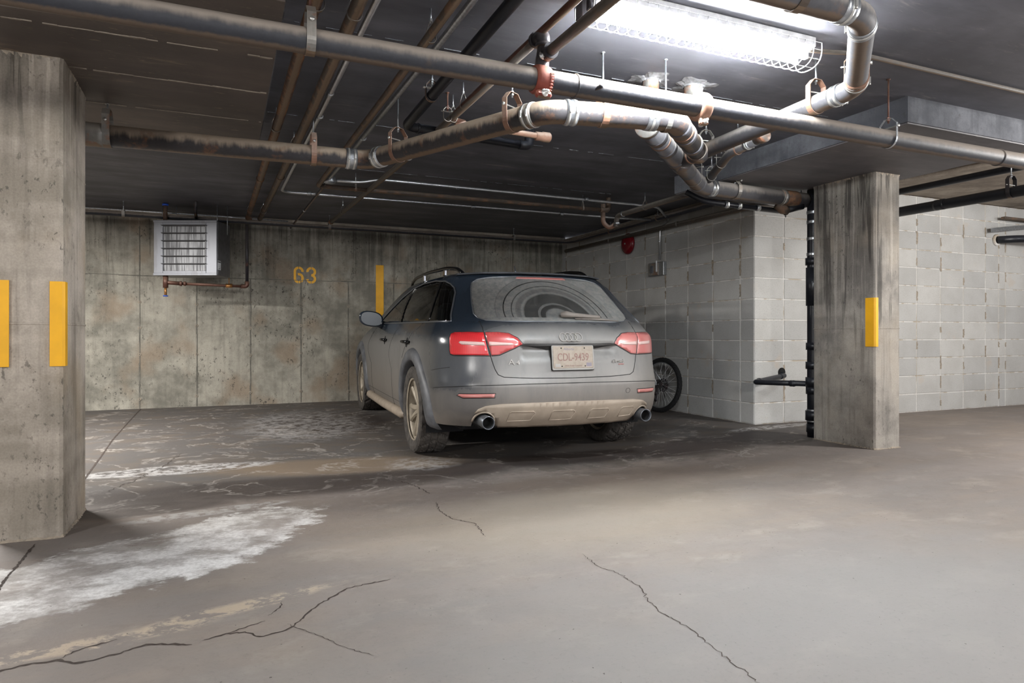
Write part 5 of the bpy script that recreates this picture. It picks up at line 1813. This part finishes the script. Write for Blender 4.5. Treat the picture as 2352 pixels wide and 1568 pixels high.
# side windows (three panes a side) with pillars and a satin surround
PIL = [((1.62, 1.352), (1.95, 1.325), (1.845, 1.010), (1.775, 1.010)), ((0.97, 1.335), (1.03, 1.34), (0.87, 1.010), (0.80, 1.010))]
for sg in (-1, 1):
    qf = VZ([(1.80, 1.012), (2.0, 1.012), (2.90, 1.014), (2.76, 1.07), (2.51, 1.163), (2.24, 1.253), (1.98, 1.315), (1.94, 1.322)])
    qm = VZ([(0.86, 1.012), (1.2, 1.012), (1.78, 1.012), (1.88, 1.325), (1.62, 1.350), (1.20, 1.348), (1.02, 1.338)])
    qr = VZ([(0.425, 1.016), (0.475, 1.06), (0.565, 1.145), (0.65, 1.226), (0.705, 1.266), (0.775, 1.297), (0.885, 1.325), (0.98, 1.334), (0.81, 1.012)])
    for q in (qf, qm, qr):
        patch('side_window', q, -0.003, MAT['glass'], car, sg, 0.04, 0.002)
    patch('pillar_trim', VZ([(1.755, 1.012), (1.845, 1.012), (1.955, 1.322), (1.865, 1.334)]), 0.002, MAT['black_trim'], car, sg, 0.03, 0.012)
    patch('pillar_trim', VZ([(0.80, 1.012), (0.868, 1.012), (1.035, 1.338), (0.965, 1.332)]), 0.002, MAT['black_trim'], car, sg, 0.03, 0.012)
    line('window_trim', VZ(DLO), 0.0065, MAT['chrome_dull'], car, sg, 0.001, 6, True)
patch('windscreen', [(2.06, 1.06), (2.06, 1.35), (2.30, 1.362), (2.98, 1.366), (2.98, 1.025), (2.3, 1.03)], -0.002, MAT['glass'], car, 1, 0.06, 0.002)
patch('windscreen', [(2.06, 1.06), (2.06, 1.35), (2.30, 1.362), (2.98, 1.366), (2.98, 1.025), (2.3, 1.03)], -0.002, MAT['glass'], car, -1, 0.06, 0.002)

# tailgate gap and bumper joint
gate = UZ([(0.592, 1.018), (0.590, 0.937), (0.562, 0.786), (0.535, 0.690), (0.518, 0.656), (0.482, 0.640), (0.3, 0.632), (0.0, 0.629)])
gfull = gate + [(-t, z) for t, z in reversed(gate[:-1])]
line('tailgate_gap', gfull, 0.0032, MAT['seam'], car, off=-0.001)
bj = [(0.93, 0.552), (0.8, 0.565), (0.5, 0.584), (0.2, 0.594), (0.0, 0.596)]
line('bumper_joint', bj + [(-t, z) for t, z in reversed(bj[:-1])], 0.0028, MAT['seam'], car, off=-0.001)
for sg in (-1, 1):
    line('bumper_joint', [(0.70, 0.700), (0.80, 0.690), (t_of_v(0.46, 0.672), 0.672)], 0.0022, MAT['seam'], car, sg, -0.001)
    line('door_gap', VZ([(0.93, 1.005), (1.12, 0.93), (1.26, 0.83), (1.38, 0.72)]), 0.0026, MAT['seam'], car, sg, -0.001)
    line('door_gap', VZ([(1.80, 1.005), (1.86, 0.6), (1.88, 0.28)]), 0.0024, MAT['seam'], car, sg, -0.001)
    line('door_gap', VZ([(2.95, 1.0), (3.02, 0.6), (3.0, 0.28)]), 0.0026, MAT['seam'], car, sg, -0.001)
    line('door_crease', VZ([(1.40, 0.335), (2.2, 0.335), (3.3, 0.335)]), 0.0022, MAT['seam'], car, sg, -0.001)
line('fuel_flap_gap', [(0.30 + 0.017 * math.cos(PI * k / 8), 0.527 + 0.017 * math.sin(PI * k / 8)) for k in range(16)], 0.0012, MAT['seam'], car, 1, 0.0, 6, True, 0.02)

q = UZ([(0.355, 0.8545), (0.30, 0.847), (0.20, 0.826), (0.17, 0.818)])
patch('hollow_shade_patch', q + [(-t, z) for t, z in reversed(q)], 0.0035, MAT['lip'], car, step=0.02, skirt=0.004)  # dark patch: the shade in the hollow put in as colour
line('tailgate_lip', [(t_of_u(.36, .858), 0.858), (0.0, 0.8585), (-t_of_u(.36, .858), 0.858)], 0.0035, MAT['seam'], car, off=-0.003)
# tail lamps: outer on the body, inner on the tailgate, each with a pale light bar
for sg, mo, mi in ((-1, MAT['lens_l'], MAT['lens_m']), (1, MAT['lens_r'], MAT['lens_r'])):
    o = patch('tail_lamp', [(t_of_u(.584 + 0.008, .935), 0.935), (0.56, 0.938), (0.675, 0.935), (0.703, 0.925), (0.710, 0.900), (0.697, 0.815), (0.688, 0.792), (0.66, 0.785), (t_of_u(.565 + .006, .786), 0.785)], 0.006, mo, car, sg, 0.02, 0.012)
    patch('light_bar', [(t_of_u(.60, .862), 0.872), (0.615, 0.878), (0.625, 0.868), (0.60, 0.856), (t_of_u(.592, .85), 0.850)], 0.0085, MAT['lens_strip'], o, sg, 0.02, 0.004)
    i_ = patch('tail_lamp', UZ([(.582, 0.936), (0.50, 0.937), (0.435, 0.930), (0.385, 0.900), (0.352, 0.861), (0.40, 0.838), (0.505, 0.790), (0.554, 0.785)]), 0.006, mi, car, sg, 0.02, 0.012)
    patch('light_bar', UZ([(.566, 0.876), (0.43, 0.868), (0.405, 0.860), (0.43, 0.853), (0.568, 0.850)]), 0.0085, MAT['lens_strip'], i_, sg, 0.02, 0.004)
    line('lamp_gap', [(t_of_u(.588, .94), 0.94), (0.56, 0.942), (0.68, 0.939), (0.712, 0.928), (0.716, 0.90), (0.702, 0.812), (0.69, 0.786), (0.66, 0.780), (t_of_u(.56, .78), 0.780)], 0.0024, MAT['seam'], car, sg, 0.0)
    line('lamp_gap', UZ([(.575, 0.940), (0.50, 0.941), (0.432, 0.934), (0.378, 0.902), (0.345, 0.861), (0.398, 0.833), (0.503, 0.785), (0.554, 0.780)]), 0.0022, MAT['seam'], car, sg, 0.0)
    patch('bumper_reflector', [(t_of_u(.545, .53), 0.530), (t_of_u(.757, .526), 0.524), (t_of_u(.765, .515), 0.516), (t_of_u(.735, .5), 0.500), (t_of_u(.55, .506), 0.506)], 0.004, MAT['refl'], car, sg, 0.02, 0.008)
    line('reflector_gap', [(t_of_u(.540, .53), 0.533), (t_of_u(.757, .526), 0.527), (t_of_u(.770, .515), 0.516), (t_of_u(.737, .5), 0.497), (t_of_u(.545, .506), 0.503)], 0.0022, MAT['seam'], car, sg, 0.0, 6, True)

# skid plate under the bumper with pressed recesses
sk = [(0.0, 0.471), (0.30, 0.468), (0.50, 0.462), (0.60, 0.448), (0.645, 0.425), (0.662, 0.400), (0.640, 0.408), (0.600, 0.4125), (0.560, 0.400), (0.537, 0.370), (0.527, 0.335), (0.50, 0.305), (0.0, 0.303)]
skt = UZ(sk)
full = skt[1:-1] + [(0.0, 0.303)] + [(-t, z) for t, z in reversed(skt[1:-1])] + [(0.0, 0.471)]
skid = patch('skid_plate', full, 0.014, MAT['skid'], car, 1, 0.03, 0.02)
for u0, w_ in ((-0.36, 0.085), (-0.07, 0.085), (0.21, 0.075), (0.45, 0.06)):
    pts = [(u0 - w_, 0.405), (u0 - w_ + 0.012, 0.414), (u0 + w_ - 0.012, 0.414), (u0 + w_, 0.405), (u0 + w_ - 0.02, 0.352), (u0 - w_ - 0.01, 0.350)]
    q = [(t_of_u(a, z) if a >= 0 else -t_of_u(-a, z), z) for a, z in pts]
    line('pressing', q, 0.004, MAT['skid'], skid, 1, 0.0135, 6, True)
# exhaust tips
for sg in (-1, 1):
    M = frame((sg * 0.600, 0.20, 0.345), (0, -1, -0.02))
    MB().lathe([(0.0, 0.045), (0.034, 0.045), (0.0385, 0.148), (0.042, 0.152), (0.045, 0.148), (0.044, 0.02), (0.046, -0.10)], 28, M).build('exhaust_tip', MAT['chrome_dull'], car)
    MB().lathe([(0.0, 0.07), (0.0330, 0.07), (0.0350, 0.135)], 24, M).build('exhaust_bore', MAT['darkhole'], car)
    # rolled rim of the cut-out
    pts = []
    for k in range(15):
        a = PI - PI * k / 14
        u_, z_ = 0.600 + 0.067 * math.cos(a), 0.345 + 0.064 * math.sin(a)
        p = P_(t_of_u(u_, z_), z_, 0.010)
        pts.append((p.x * sg, p.y, p.z))
    MB().tube(pts, 0.007, 8).build('exhaust_surround', MAT['skid'], car)

# wheel-arch trims and sills
for sg in (-1, 1):
    for iw, (cv, cz) in enumerate(WC):
        n = 40
        a0, a1 = R(-20), R(200)
        if iw == 0:
            a1 = R(189)
        rhos = [0.370, 0.374, 0.390, 0.430, 0.466, 0.474]
        bul = [-0.05, 0.012, 0.028, 0.030, 0.014, -0.004]
        vs, fs = [], []
        for k in range(n + 1):
            a = a0 + (a1 - a0) * k / n
            wide = 1.0 + (0.9 * max(0.0, (a - R(140)) / R(50)) if iw == 0 else 0.0)
            for rh, bu in zip(rhos, bul):
                rr = 0.370 + (rh - 0.370) * wide
                v_, z_ = cv + rr * math.cos(a), max(0.215, cz + rr * math.sin(a))
                p = S(t_of_v(v_, z_), z_)
                # v as asked, the flank gives the width
                vs.append(((p[0] + bu) * sg, v_, z_))
        m_ = len(rhos)
        for k in range(n):
            for j in range(m_ - 1):
                fs.append((k * m_ + j, (k + 1) * m_ + j, (k + 1) * m_ + j + 1, k * m_ + j + 1))
        fs.append(tuple(range(m_)))
        fs.append(tuple(n * m_ + j for j in range(m_)))
        MB().add(vs, fs, True).build('arch_trim', MAT['trim'], car)
    pts = [(sg * (S(t_of_v(v, .26), .26)[0] + 0.012), v, z) for v, z in ((1.40, 0.245), (1.5, 0.240), (2.4, 0.235), (3.3, 0.240), (3.40, 0.25))]
    b = MB()
    b.tube(pts, [0.02, 0.042, 0.042, 0.042, 0.02], 10)
    b.build('sill_trim', MAT['skid'], car)
    # door handles in dark cups
    for v in (1.235, 2.225):
        tt = t_of_v(v, 0.85)
        p, nn_ = P_(tt, 0.850), normal(tt, 0.850)
        M = frame((p.x * sg, p.y, p.z), (nn_.x * sg, nn_.y, nn_.z))
        b = MB()
        b.lathe([(0, 0.002), (0.030, 0.002), (0.040, 0.0), (0.04, -0.004), (0, -0.004)], 20, M)
        h = b.build('handle_cup', MAT['seam'], car)
        q = [(sg * (P_(t_of_v(v + e_, .855), .855, o_).x), v + e_, 0.855) for e_, o_ in ((-0.105, 0.004), (-0.09, 0.028), (0.0, 0.034), (0.08, 0.028), (0.095, 0.004))]
        MB().tube(q, [0.010, 0.012, 0.0125, 0.012, 0.010], 10).build('door_handle', MAT['black_trim'], car)

# mirrors
for sg in (-1, 1):
    c_ = Vector((sg * 0.975, 2.62, 1.055))
    b = MB()
    prof = []
    n = 20
    vs, fs = [], []
    rings = [(0.0, 1.0, -0.045), (0.25, 1.04, -0.03), (0.6, 0.98, 0.02), (0.85, 0.75, 0.055), (1.0, 0.35, 0.075)]
    for _, k_, dy in rings:
        for i in range(n):
            a = 2 * PI * i / n
            ca, sa = math.cos(a), math.sin(a)
            x = math.copysign(abs(ca) ** 0.8, ca) * 0.115 * k_
            z = math.copysign(abs(sa) ** 0.8, sa) * 0.075 * k_
            vs.append((c_.x + x * 1.0, c_.y + dy, c_.z + z + x * sg * 0.12))
    for j in range(len(rings) - 1):
        for i in range(n):
            fs.append((j * n + i, j * n + (i + 1) % n, (j + 1) * n + (i + 1) % n, (j + 1) * n + i))
    fs.append(tuple((len(rings) - 1) * n + i for i in range(n)))
    fs.append(tuple(reversed(range(n))))
    hs = MB().add(vs, fs, True).build('mirror', MAT['paint'], car)
    vs = [((vs[i][0] - c_.x) * 0.88 + c_.x, c_.y - 0.049, (vs[i][2] - c_.z) * 0.88 + c_.z) for i in range(n)]
    MB().add(vs, [tuple(range(n))]).build('mirror_glass', MAT['mirror'], hs)
    MB().tube([(sg * 0.90, 2.66, 1.01), (sg * 0.83, 2.70, 0.99)], [0.035, 0.045], 10).build('mirror_foot', MAT['paint'], car)

# roof rails and aerial
for sg in (-1, 1):
    pts = bend([(sg * 0.535, 0.86, 1.385), (sg * 0.545, 0.98, 1.435), (sg * 0.555, 1.25, 1.462), (sg * 0.555, 1.9, 1.475), (sg * 0.545, 2.5, 1.462), (sg * 0.53, 2.72, 1.43), (sg * 0.52, 2.80, 1.385)], 0.12, 5)
    b = MB()
    b.tube(pts, 0.015, 12)
    b.build('roof_rail', MAT['black_trim'], car)
    for v in (1.35, 2.1):
        MB().box((sg * 0.552, v, 1.435), (0.022, 0.05, 0.06), bev=0.005).build('rail_foot', MAT['chrome'], car)
b = MB()
b.lathe([(0.032, -0.01), (0.030, 0.004), (0.018, 0.014), (0.009, 0.024), (0.0065, 0.028)], 16, Matrix.Translation((0, 1.12, 1.412)))
b.tube([(0, 1.12, 1.432), (0, 1.135, 1.452), (0, 1.16, 1.492)], [0.009, 0.006, 0.004], 8)
b.build('aerial', MAT['chrome_dull'], car)

# wiper on the rear pane
def onpane(u_, z_, off):
    t = t_of_u(abs(u_), z_)
    p = P_(t, z_, off)
    return Vector((math.copysign(p.x, u_) if u_ else 0.0, p.y, p.z))


wp = [onpane(0.005, 1.050, 0.02), onpane(0.03, 1.040, 0.034), onpane(0.09, 1.034, 0.034), onpane(0.20, 1.031, 0.030), onpane(0.30, 1.029, 0.024)]
b = MB()
b.tube(wp, [0.020, 0.024, 0.017, 0.014, 0.012], 12)
w0 = b.build('wiper_arm', MAT['wiper'], car)
MB().tube([onpane(0.10, 1.027, 0.012), onpane(0.30, 1.022, 0.014), onpane(0.47, 1.014, 0.010)], [0.004, 0.007, 0.003], 8).build('wiper_blade', MAT['wiper'], w0)

# ring badge, model lettering
rb = 0.0275
for k in range(4):
    cx = (k - 1.5) * 0.0385
    pts = []
    for i in range(28):
        a = 2 * PI * i / 28
        u_, z_ = cx + rb * math.cos(a), 0.906 + rb * math.sin(a)
        pts.append(onpane(u_ if abs(u_) > 1e-5 else 1e-5, z_, 0.003))
    MB().tube(pts, 0.0036, 8, closed=True).build('ring_badge', MAT['badge'], car)


def on_rear(u_, z_, off):
    """matrix: local X to the car's right, local Y up the panel, local Z outward"""
    p = onpane(u_, z_, off)
    t = t_of_u(abs(u_), z_)
    n_ = normal(t, z_)
    if u_ < 0:
        n_ = Vector((-n_.x, n_.y, n_.z))
    xa = Vector((1, 0, 0))
    xa = (xa - n_ * xa.dot(n_)).normalized()
    ya = n_.cross(xa)
    M = Matrix((xa, ya, n_)).transposed().to_4x4()
    M.translation = p
    return M


text('A', 0.052, on_rear(-0.428, 0.738, 0.005), MAT['badge'], car, 'lettering', 0.003, 1.25)
text('4', 0.040, on_rear(-0.385, 0.734, 0.005), MAT['badge'], car, 'lettering', 0.003, 1.25)
text('allroad', 0.034, on_rear(0.375, 0.737, 0.005), MAT['badge'], car, 'lettering', 0.003, 1.15)
text('quattro', 0.014, on_rear(0.405, 0.715, 0.002), MAT['refl'], car, 'lettering', 0.002, 1.2)

# number plate in its holder
plate = thing('plate_tmp', 'x', 'x')
bpy.data.objects.remove(plate)
MPl = on_rear(1e-5, 0.772, 0.0)
MPl = Matrix.Translation((0.004, -0.012, 0.0)) @ MPl
MPl = Matrix(((1, 0, 0, 0.004), (0, math.sin(R(8)), -math.cos(R(8)), 0.032), (0, math.cos(R(8)), math.sin(R(8)), 0.770), (0, 0, 0, 1)))
m = NT('dusty_plate', 'obj')
MAT['plate'] = m.done(m.mix(m.mr(m.noise(40, 4), 0.3, 0.7), lin((136, 125, 113)), lin((148, 137, 125))), 0.6)
MAT['plate_red'] = simple('plate_red', (122, 94, 86), 0.6, 0, 0.08, 60, 'obj')
MAT['plate_blue'] = simple('plate_blue', (116, 110, 120), 0.6, 0, 0.08, 60, 'obj')


def rrect(w, h, r, n=5):
    o = []
    for cx, cy, a0 in ((w / 2 - r, h / 2 - r, 0), (-w / 2 + r, h / 2 - r, 90), (-w / 2 + r, -h / 2 + r, 180), (w / 2 - r, -h / 2 + r, 270)):
        for k in range(n + 1):
            a = R(a0 + 90 * k / n)
            o.append((cx + r * math.cos(a), cy + r * math.sin(a)))
    return o


MB().prism(rrect(0.324, 0.174, 0.012), 0.008, MPl @ Matrix.Translation((0, -0.004, -0.010))).build('plate_recess', MAT['seam'], car)
hold = MB().prism(rrect(0.318, 0.168, 0.010), 0.007, MPl @ Matrix.Translation((0, -0.003, -0.003))).build('plate_holder', MAT['badge'], car)
pl = MB().prism(rrect(0.302, 0.151, 0.008), 0.002, MPl @ Matrix.Translation((0, 0, 0.0042))).build('number_plate', MAT['plate'], car)
ring_ = rrect(0.298, 0.147, 0.008)
MB().tube([MPl @ Vector((x, y, 0.0062)) for x, y in ring_], 0.0012, 6, closed=True).build('rim', MAT['plate'], pl)
text('CDL-9439', 0.074, MPl @ Matrix.Translation((0, -0.002, 0.0066)), MAT['plate_red'], pl, 'lettering', 0.0008, 0.76, 0.0004)
text('Alberta', 0.026, MPl @ Matrix.Translation((-0.03, 0.056, 0.0066)), MAT['plate_blue'], pl, 'lettering', 0.0005)
text('Wild Rose Country', 0.016, MPl @ Matrix.Translation((0, -0.058, 0.0066)), MAT['plate_red'], pl, 'lettering', 0.0005)
MB().prism(rrect(0.038, 0.022, 0.002), 0.0008, MPl @ Matrix.Translation((-0.118, -0.056, 0.006))).build('tab', MAT['badge'], pl)
MB().prism(rrect(0.038, 0.026, 0.002), 0.0008, MPl @ Matrix.Translation((0.118, -0.052, 0.006))).build('tab', MAT['plate_blue'], pl)
for x, y in ((-0.088, 0.062), (0.088, 0.062), (-0.088, -0.062), (0.088, -0.062)):
    MB().lathe([(0, 0.0024), (0.0045, 0.0018), (0.0045, 0), (0, 0)], 10, MPl @ Matrix.Translation((x, y, 0.0062))).build('plate_screw', MAT['seam'], pl)

# underbody and cabin
b = MB()
b.box((0, 2.35, 0.31), (1.40, 3.9, 0.12), bev=0.02)
b.box((0, 0.42, 0.36), (1.25, 0.46, 0.16), bev=0.03)
b.box((0, 1.0, 0.34), (1.36, 0.07, 0.07))
b.build('underbody', MAT['interior'], car)
b = MB()
b.box((0, 2.2, 0.60), (1.5, 3.2, 0.04))
b.box((0, 3.35, 0.92), (1.40, 0.25, 0.14), bev=0.03)
b.box((0, 0.95, 0.96), (1.30, 0.9, 0.03), bev=0.01)
b.build('cabin_floor', MAT['interior'], car)
for x, v, w_ in ((-0.36, 2.35, 0.50), (0.36, 2.35, 0.50), (0.0, 1.42, 1.22)):
    b = MB()
    b.box((x, v, 0.90), (w_, 0.13, 0.56), M=Matrix.Rotation(R(14), 4, 'X'), bev=0.045)
    b.box((x, v + 0.26, 0.70), (w_, 0.50, 0.14), bev=0.045)
    for hx_ in ((x,) if w_ < 1 else (x - 0.38, x + 0.38)):
        b.box((hx_, v - 0.09, 1.235), (0.25, 0.09, 0.15), bev=0.03)
    b.build('seat', MAT['interior'], car)
b = MB()
n = 24
b.tube([(-0.36 + 0.18 * math.cos(2 * PI * k / n), 3.02 + 0.05 * math.sin(2 * PI * k / n), 0.96 + 0.17 * math.sin(2 * PI * k / n)) for k in range(n)], 0.014, 8, closed=True)
b.build('steering_wheel', MAT['interior'], car)

# ---- wheels
def tyre_mesh():
    NA, Wd, Ro = 150, 0.118, 0.338
    prof = [(0.236, -0.100), (0.250, -0.112), (0.285, -0.120), (0.315, -0.116), (0.330, -0.106)]
    across = [-0.098 + 0.196 * k / 22 for k in range(23)]
    P = [(r, h, 0) for r, h in prof] + [(Ro - 0.006 * (abs(h) / 0.098) ** 3, h, 1) for h in across] + [(r, -h, 0) for r, h in reversed(prof)]
    vs, fs = [], []
    m_ = len(P)
    for i in range(NA):
        a = 2 * PI * i / NA
        for r, h, tread in P:
            if tread:
                ph = (i + abs(h) * 62) % 7.5
                groove = 1.0 if ph < 1.6 else 0.0
                cen = 1.0 if abs(abs(h) - 0.030) < 0.0055 else 0.0
                sipe = 0.35 if (int(i * 1.0 + abs(h) * 62) % 3 == 0) else 0.0
                r = r - 0.0085 * max(groove, cen, sipe * 0.4)
            elif r > 0.31:
                r = r - (0.004 if (i % 7) < 2 else 0)
            vs.append((r * math.cos(a), r * math.sin(a), h))
    for i in range(NA):
        j = (i + 1) % NA
        for k in range(m_ - 1):
            fs.append((i * m_ + k, i * m_ + k + 1, j * m_ + k + 1, j * m_ + k))
    mb = MB()
    mb.add(vs, fs, False)
    me = mb.mesh('tyre', MAT['tyre'])
    return me


TY = tyre_mesh()
mb = MB()
# barrel and outer lip (outer face toward +z)
mb.lathe([(0.236, -0.098), (0.215, -0.09), (0.205, 0.0), (0.222, 0.060), (0.228, 0.082), (0.238, 0.086), (0.246, 0.098), (0.240, 0.104), (0.230, 0.097)], 60)
RIMB = mb.mesh('rim', MAT['rim'])
mb = MB()
for k in range(5):
    a = 2 * PI * k / 5 + PI / 2
    ca, sa = math.cos(a), math.sin(a)
    # each spoke forks into two toward the lip
    for sgn in (-1, 1):
        pts = []
        for rr, off, hz, hw in ((0.035, 0.014, 0.060, 0.028), (0.10, 0.022, 0.072, 0.023), (0.17, 0.040, 0.080, 0.021), (0.236, 0.062, 0.084, 0.023)):
            cx, cy = rr * ca - sgn * off * sa, rr * sa + sgn * off * ca
            pts.append((cx, cy, hz, hw))
        vs, fs = [], []
        for cx, cy, hz, hw in pts:
            tx_, ty_ = -sa, ca
            vs += [(cx - tx_ * hw, cy - ty_ * hw, hz - 0.012), (cx - tx_ * hw * 0.45, cy - ty_ * hw * .45, hz), (cx + tx_ * hw * .45, cy + ty_ * hw * .45, hz), (cx + tx_ * hw, cy + ty_ * hw, hz - 0.012), (cx + tx_ * hw * .8, cy + ty_ * hw * .8, hz - 0.04), (cx - tx_ * hw * .8, cy - ty_ * hw * .8, hz - 0.04)]
        for q in range(3):
            for w_ in range(6):
                fs.append((q * 6 + w_, q * 6 + (w_ + 1) % 6, (q + 1) * 6 + (w_ + 1) % 6, (q + 1) * 6 + w_))
        fs.append(tuple(range(6)))
        fs.append(tuple(18 + w_ for w_ in range(6)))
        mb.add(vs, fs)
mb.lathe([(0, 0.066), (0.03, 0.066), (0.042, 0.060), (0.060, 0.052), (0.062, 0.01), (0, 0.01)], 24)
SPK = mb.mesh('spokes', MAT['rim'])
mb = MB().lathe([(0, 0.02), (0.155, 0.02), (0.155, 0.0), (0.09, -0.01), (0.0, -0.02)], 32)
DSK = mb.mesh('brake_disc', MAT['steel_dull'])
mb = MB().lathe([(0, -0.088), (0.232, -0.088), (0.234, -0.06), (0, -0.058)], 32)
BCK = mb.mesh('inner_face', MAT['interior'])
first = None
for ci, (cv, cz) in enumerate(WC):
    for sg in (-1, 1):
        for nm, dm in (('wheel', RIMB),):
            w = link('wheel', dm, car)
            # local +z outward
            w.matrix_local = Matrix.Translation((sg * 0.795, cv, cz - 0.003)) @ Matrix.Rotation(sg * PI / 2, 4, 'Y') @ Matrix.Rotation(R(14 + 31 * ci), 4, 'Z')
        for nm, dm in (('tyre', TY), ('spokes', SPK), ('brake_disc', DSK), ('inner_face', BCK)):
            link(nm, dm, w)
    # wheel housings
    for sg in (-1, 1):
        M = Matrix.Translation((sg * 0.70, cv, cz + 0.01)) @ Matrix.Rotation(sg * PI / 2, 4, 'Y')
        vs, fs = [], []
        n = 28
        for k in range(n + 1):
            a = -0.35 + (PI + 0.7) * k / n
            x, z = 0.392 * math.cos(a), 0.392 * math.sin(a)
            vs += [(sg * 0.885, cv + x, cz + z), (sg * 0.60, cv + x, cz + z)]
        for k in range(n):
            fs.append((2 * k, 2 * k + 1, 2 * k + 3, 2 * k + 2))
        fs.append(tuple(2 * k + 1 for k in range(n + 1)))
        MB().add(vs, fs, True).build('wheel_housing', MAT['interior'], car)

# ------------------------------------------------------------------ bicycle against the block wall, beyond the car
bk = thing('bicycle', 'bicycle leaning on the grey block wall, its black-tyred wheel showing past the car', 'bicycle', (4.42, 6.12, 0.0), 0)
bk.rotation_euler = (0, R(7), R(9))
WR = 0.302
Mw = Matrix.Translation((0, 0, WR)) @ Matrix.Rotation(PI / 2, 4, 'Y')


def ringt(r, tr, n=64, m_=10, knob=0.0):
    vs, fs = [], []
    for i in range(n):
        a = 2 * PI * i / n
        for k in range(m_):
            b_ = 2 * PI * k / m_
            q = tr * (1.0 + (knob if (i + k) % 2 == 0 and math.cos(b_) > 0.3 else 0))
            vs.append(((r + q * math.cos(b_)) * math.cos(a), (r + q * math.cos(b_)) * math.sin(a), q * math.sin(b_)))
    for i in range(n):
        for k in range(m_):
            fs.append((i * m_ + k, i * m_ + (k + 1) % m_, ((i + 1) % n) * m_ + (k + 1) % m_, ((i + 1) % n) * m_ + k))
    return vs, fs


def bike_wheel(M, name='wheel'):
    v_, f_ = ringt(WR - 0.046, 0.012, 64, 8)
    w = MB().add([M @ Vector(p) for p in v_], f_, True).build(name, MAT['galv'], bk)
    v_, f_ = ringt(WR - 0.024, 0.026, 96, 12, 0.12)
    MB().add([M @ Vector(p) for p in v_], f_, False).build('tyre', MAT['black_rubber'], w)
    b = MB()
    for k in range(28):
        a = 2 * PI * k / 28
        s_ = 1 if k % 2 else -1
        b.tube([M @ Vector((0.022 * math.cos(a + s_ * 1.1), 0.022 * math.sin(a + s_ * 1.1), s_ * 0.028)), M @ Vector(((WR - 0.056) * math.cos(a), (WR - 0.056) * math.sin(a), 0))], 0.0011, 5)
    b.build('spokes', MAT['cage'], w)
    b = MB().lathe([(0, -0.05), (0.009, -0.05), (0.009, -0.034), (0.026, -0.032), (0.026, -0.026), (0.016, -0.02), (0.016, 0.02), (0.026, 0.026), (0.026, 0.032), (0.009, 0.034), (0.009, 0.05), (0, 0.05)], 20, M)
    b.build('hub', MAT['black_iron'], w)
    return w


w = bike_wheel(Mw)
b = MB()
for r, h in ((0.062, 0.040), (0.054, 0.035), (0.046, 0.030), (0.080, -0.036)):
    n = 40
    pl_ = []
    for k in range(n):
        a = 2 * PI * k / n
        q = r * (1.0 if k % 2 else 0.92)
        pl_.append((q * math.cos(a), q * math.sin(a)))
    b.prism(pl_, 0.002, Mw @ Matrix.Translation((0, 0, -h)))
b.build('sprockets', MAT['black_iron'], w)
Mw2 = Matrix.Translation((0, 1.0, WR)) @ Matrix.Rotation(PI / 2, 4, 'Y')
bike_wheel(Mw2)
# derailleur, cable, frame
b = MB()
b.box((-0.055, -0.01, WR - 0.07), (0.02, 0.05, 0.07), bev=0.006)
b.box((-0.060, -0.01, WR - 0.13), (0.012, 0.03, 0.09), bev=0.004)
b.lathe([(0, 0), (0.02, 0), (0.02, 0.006), (0, 0.006)], 14, frame((-0.066, -0.012, WR - 0.17), (-1, 0, 0)))
b.lathe([(0, 0), (0.02, 0), (0.02, 0.006), (0, 0.006)], 14, frame((-0.066, -0.002, WR - 0.10), (-1, 0, 0)))
b.build('derailleur', MAT['black_iron'], bk)
b = MB()
b.tube(bend([(-0.05, 0.02, WR), (-0.055, -0.06, WR + 0.06), (-0.055, -0.11, WR + 0.02), (-0.055, -0.10, WR - 0.05), (-0.055, -0.03, WR - 0.08)], 0.05, 6), 0.0025, 6)
b.build('cable', MAT['black_rubber'], bk)
b = MB()
for s_ in (-1, 1):
    b.tube([(s_ * 0.065, 0.0, WR), (s_ * 0.04, 0.42, WR - 0.02)], 0.009, 10)
    b.tube([(s_ * 0.065, 0.0, WR), (s_ * 0.03, 0.385, 0.64)], 0.007, 10)
    b.tube([(s_ * 0.05, 1.0, WR), (s_ * 0.05, 0.93, 0.66)], 0.012, 10)
b.tube([(0, 0.42, WR - 0.02), (0, 0.39, 0.735)], 0.016, 12)
b.tube([(0, 0.42, WR - 0.02), (0, 0.88, 0.66)], 0.018, 12)
b.tube([(0, 0.385, 0.66), (0, 0.86, 0.74)], 0.016, 12)
b.tube([(0, 0.93, 0.64), (0, 0.85, 0.86)], 0.018, 12)
b.build('frame', MAT['galv'], bk)
MB().box((0, 0.40, 0.745), (0.12, 0.24, 0.04), bev=0.015).build('saddle', MAT['black_rubber'], bk)
MB().tube(bend([(-0.07, 1.10, 0.90), (-0.03, 0.90, 0.88), (0.02, 0.80, 0.88), (0.05, 0.62, 0.90)], 0.03), 0.012, 10).build('handlebar', MAT['black_iron'], bk)
# front fork leg and bright cable seen against the rear wheel
MB().tube([(-0.075, -0.005, WR + 0.02), (-0.055, 0.16, 0.50)], 0.005, 8).build('chain_stay', MAT['cage'], bk)
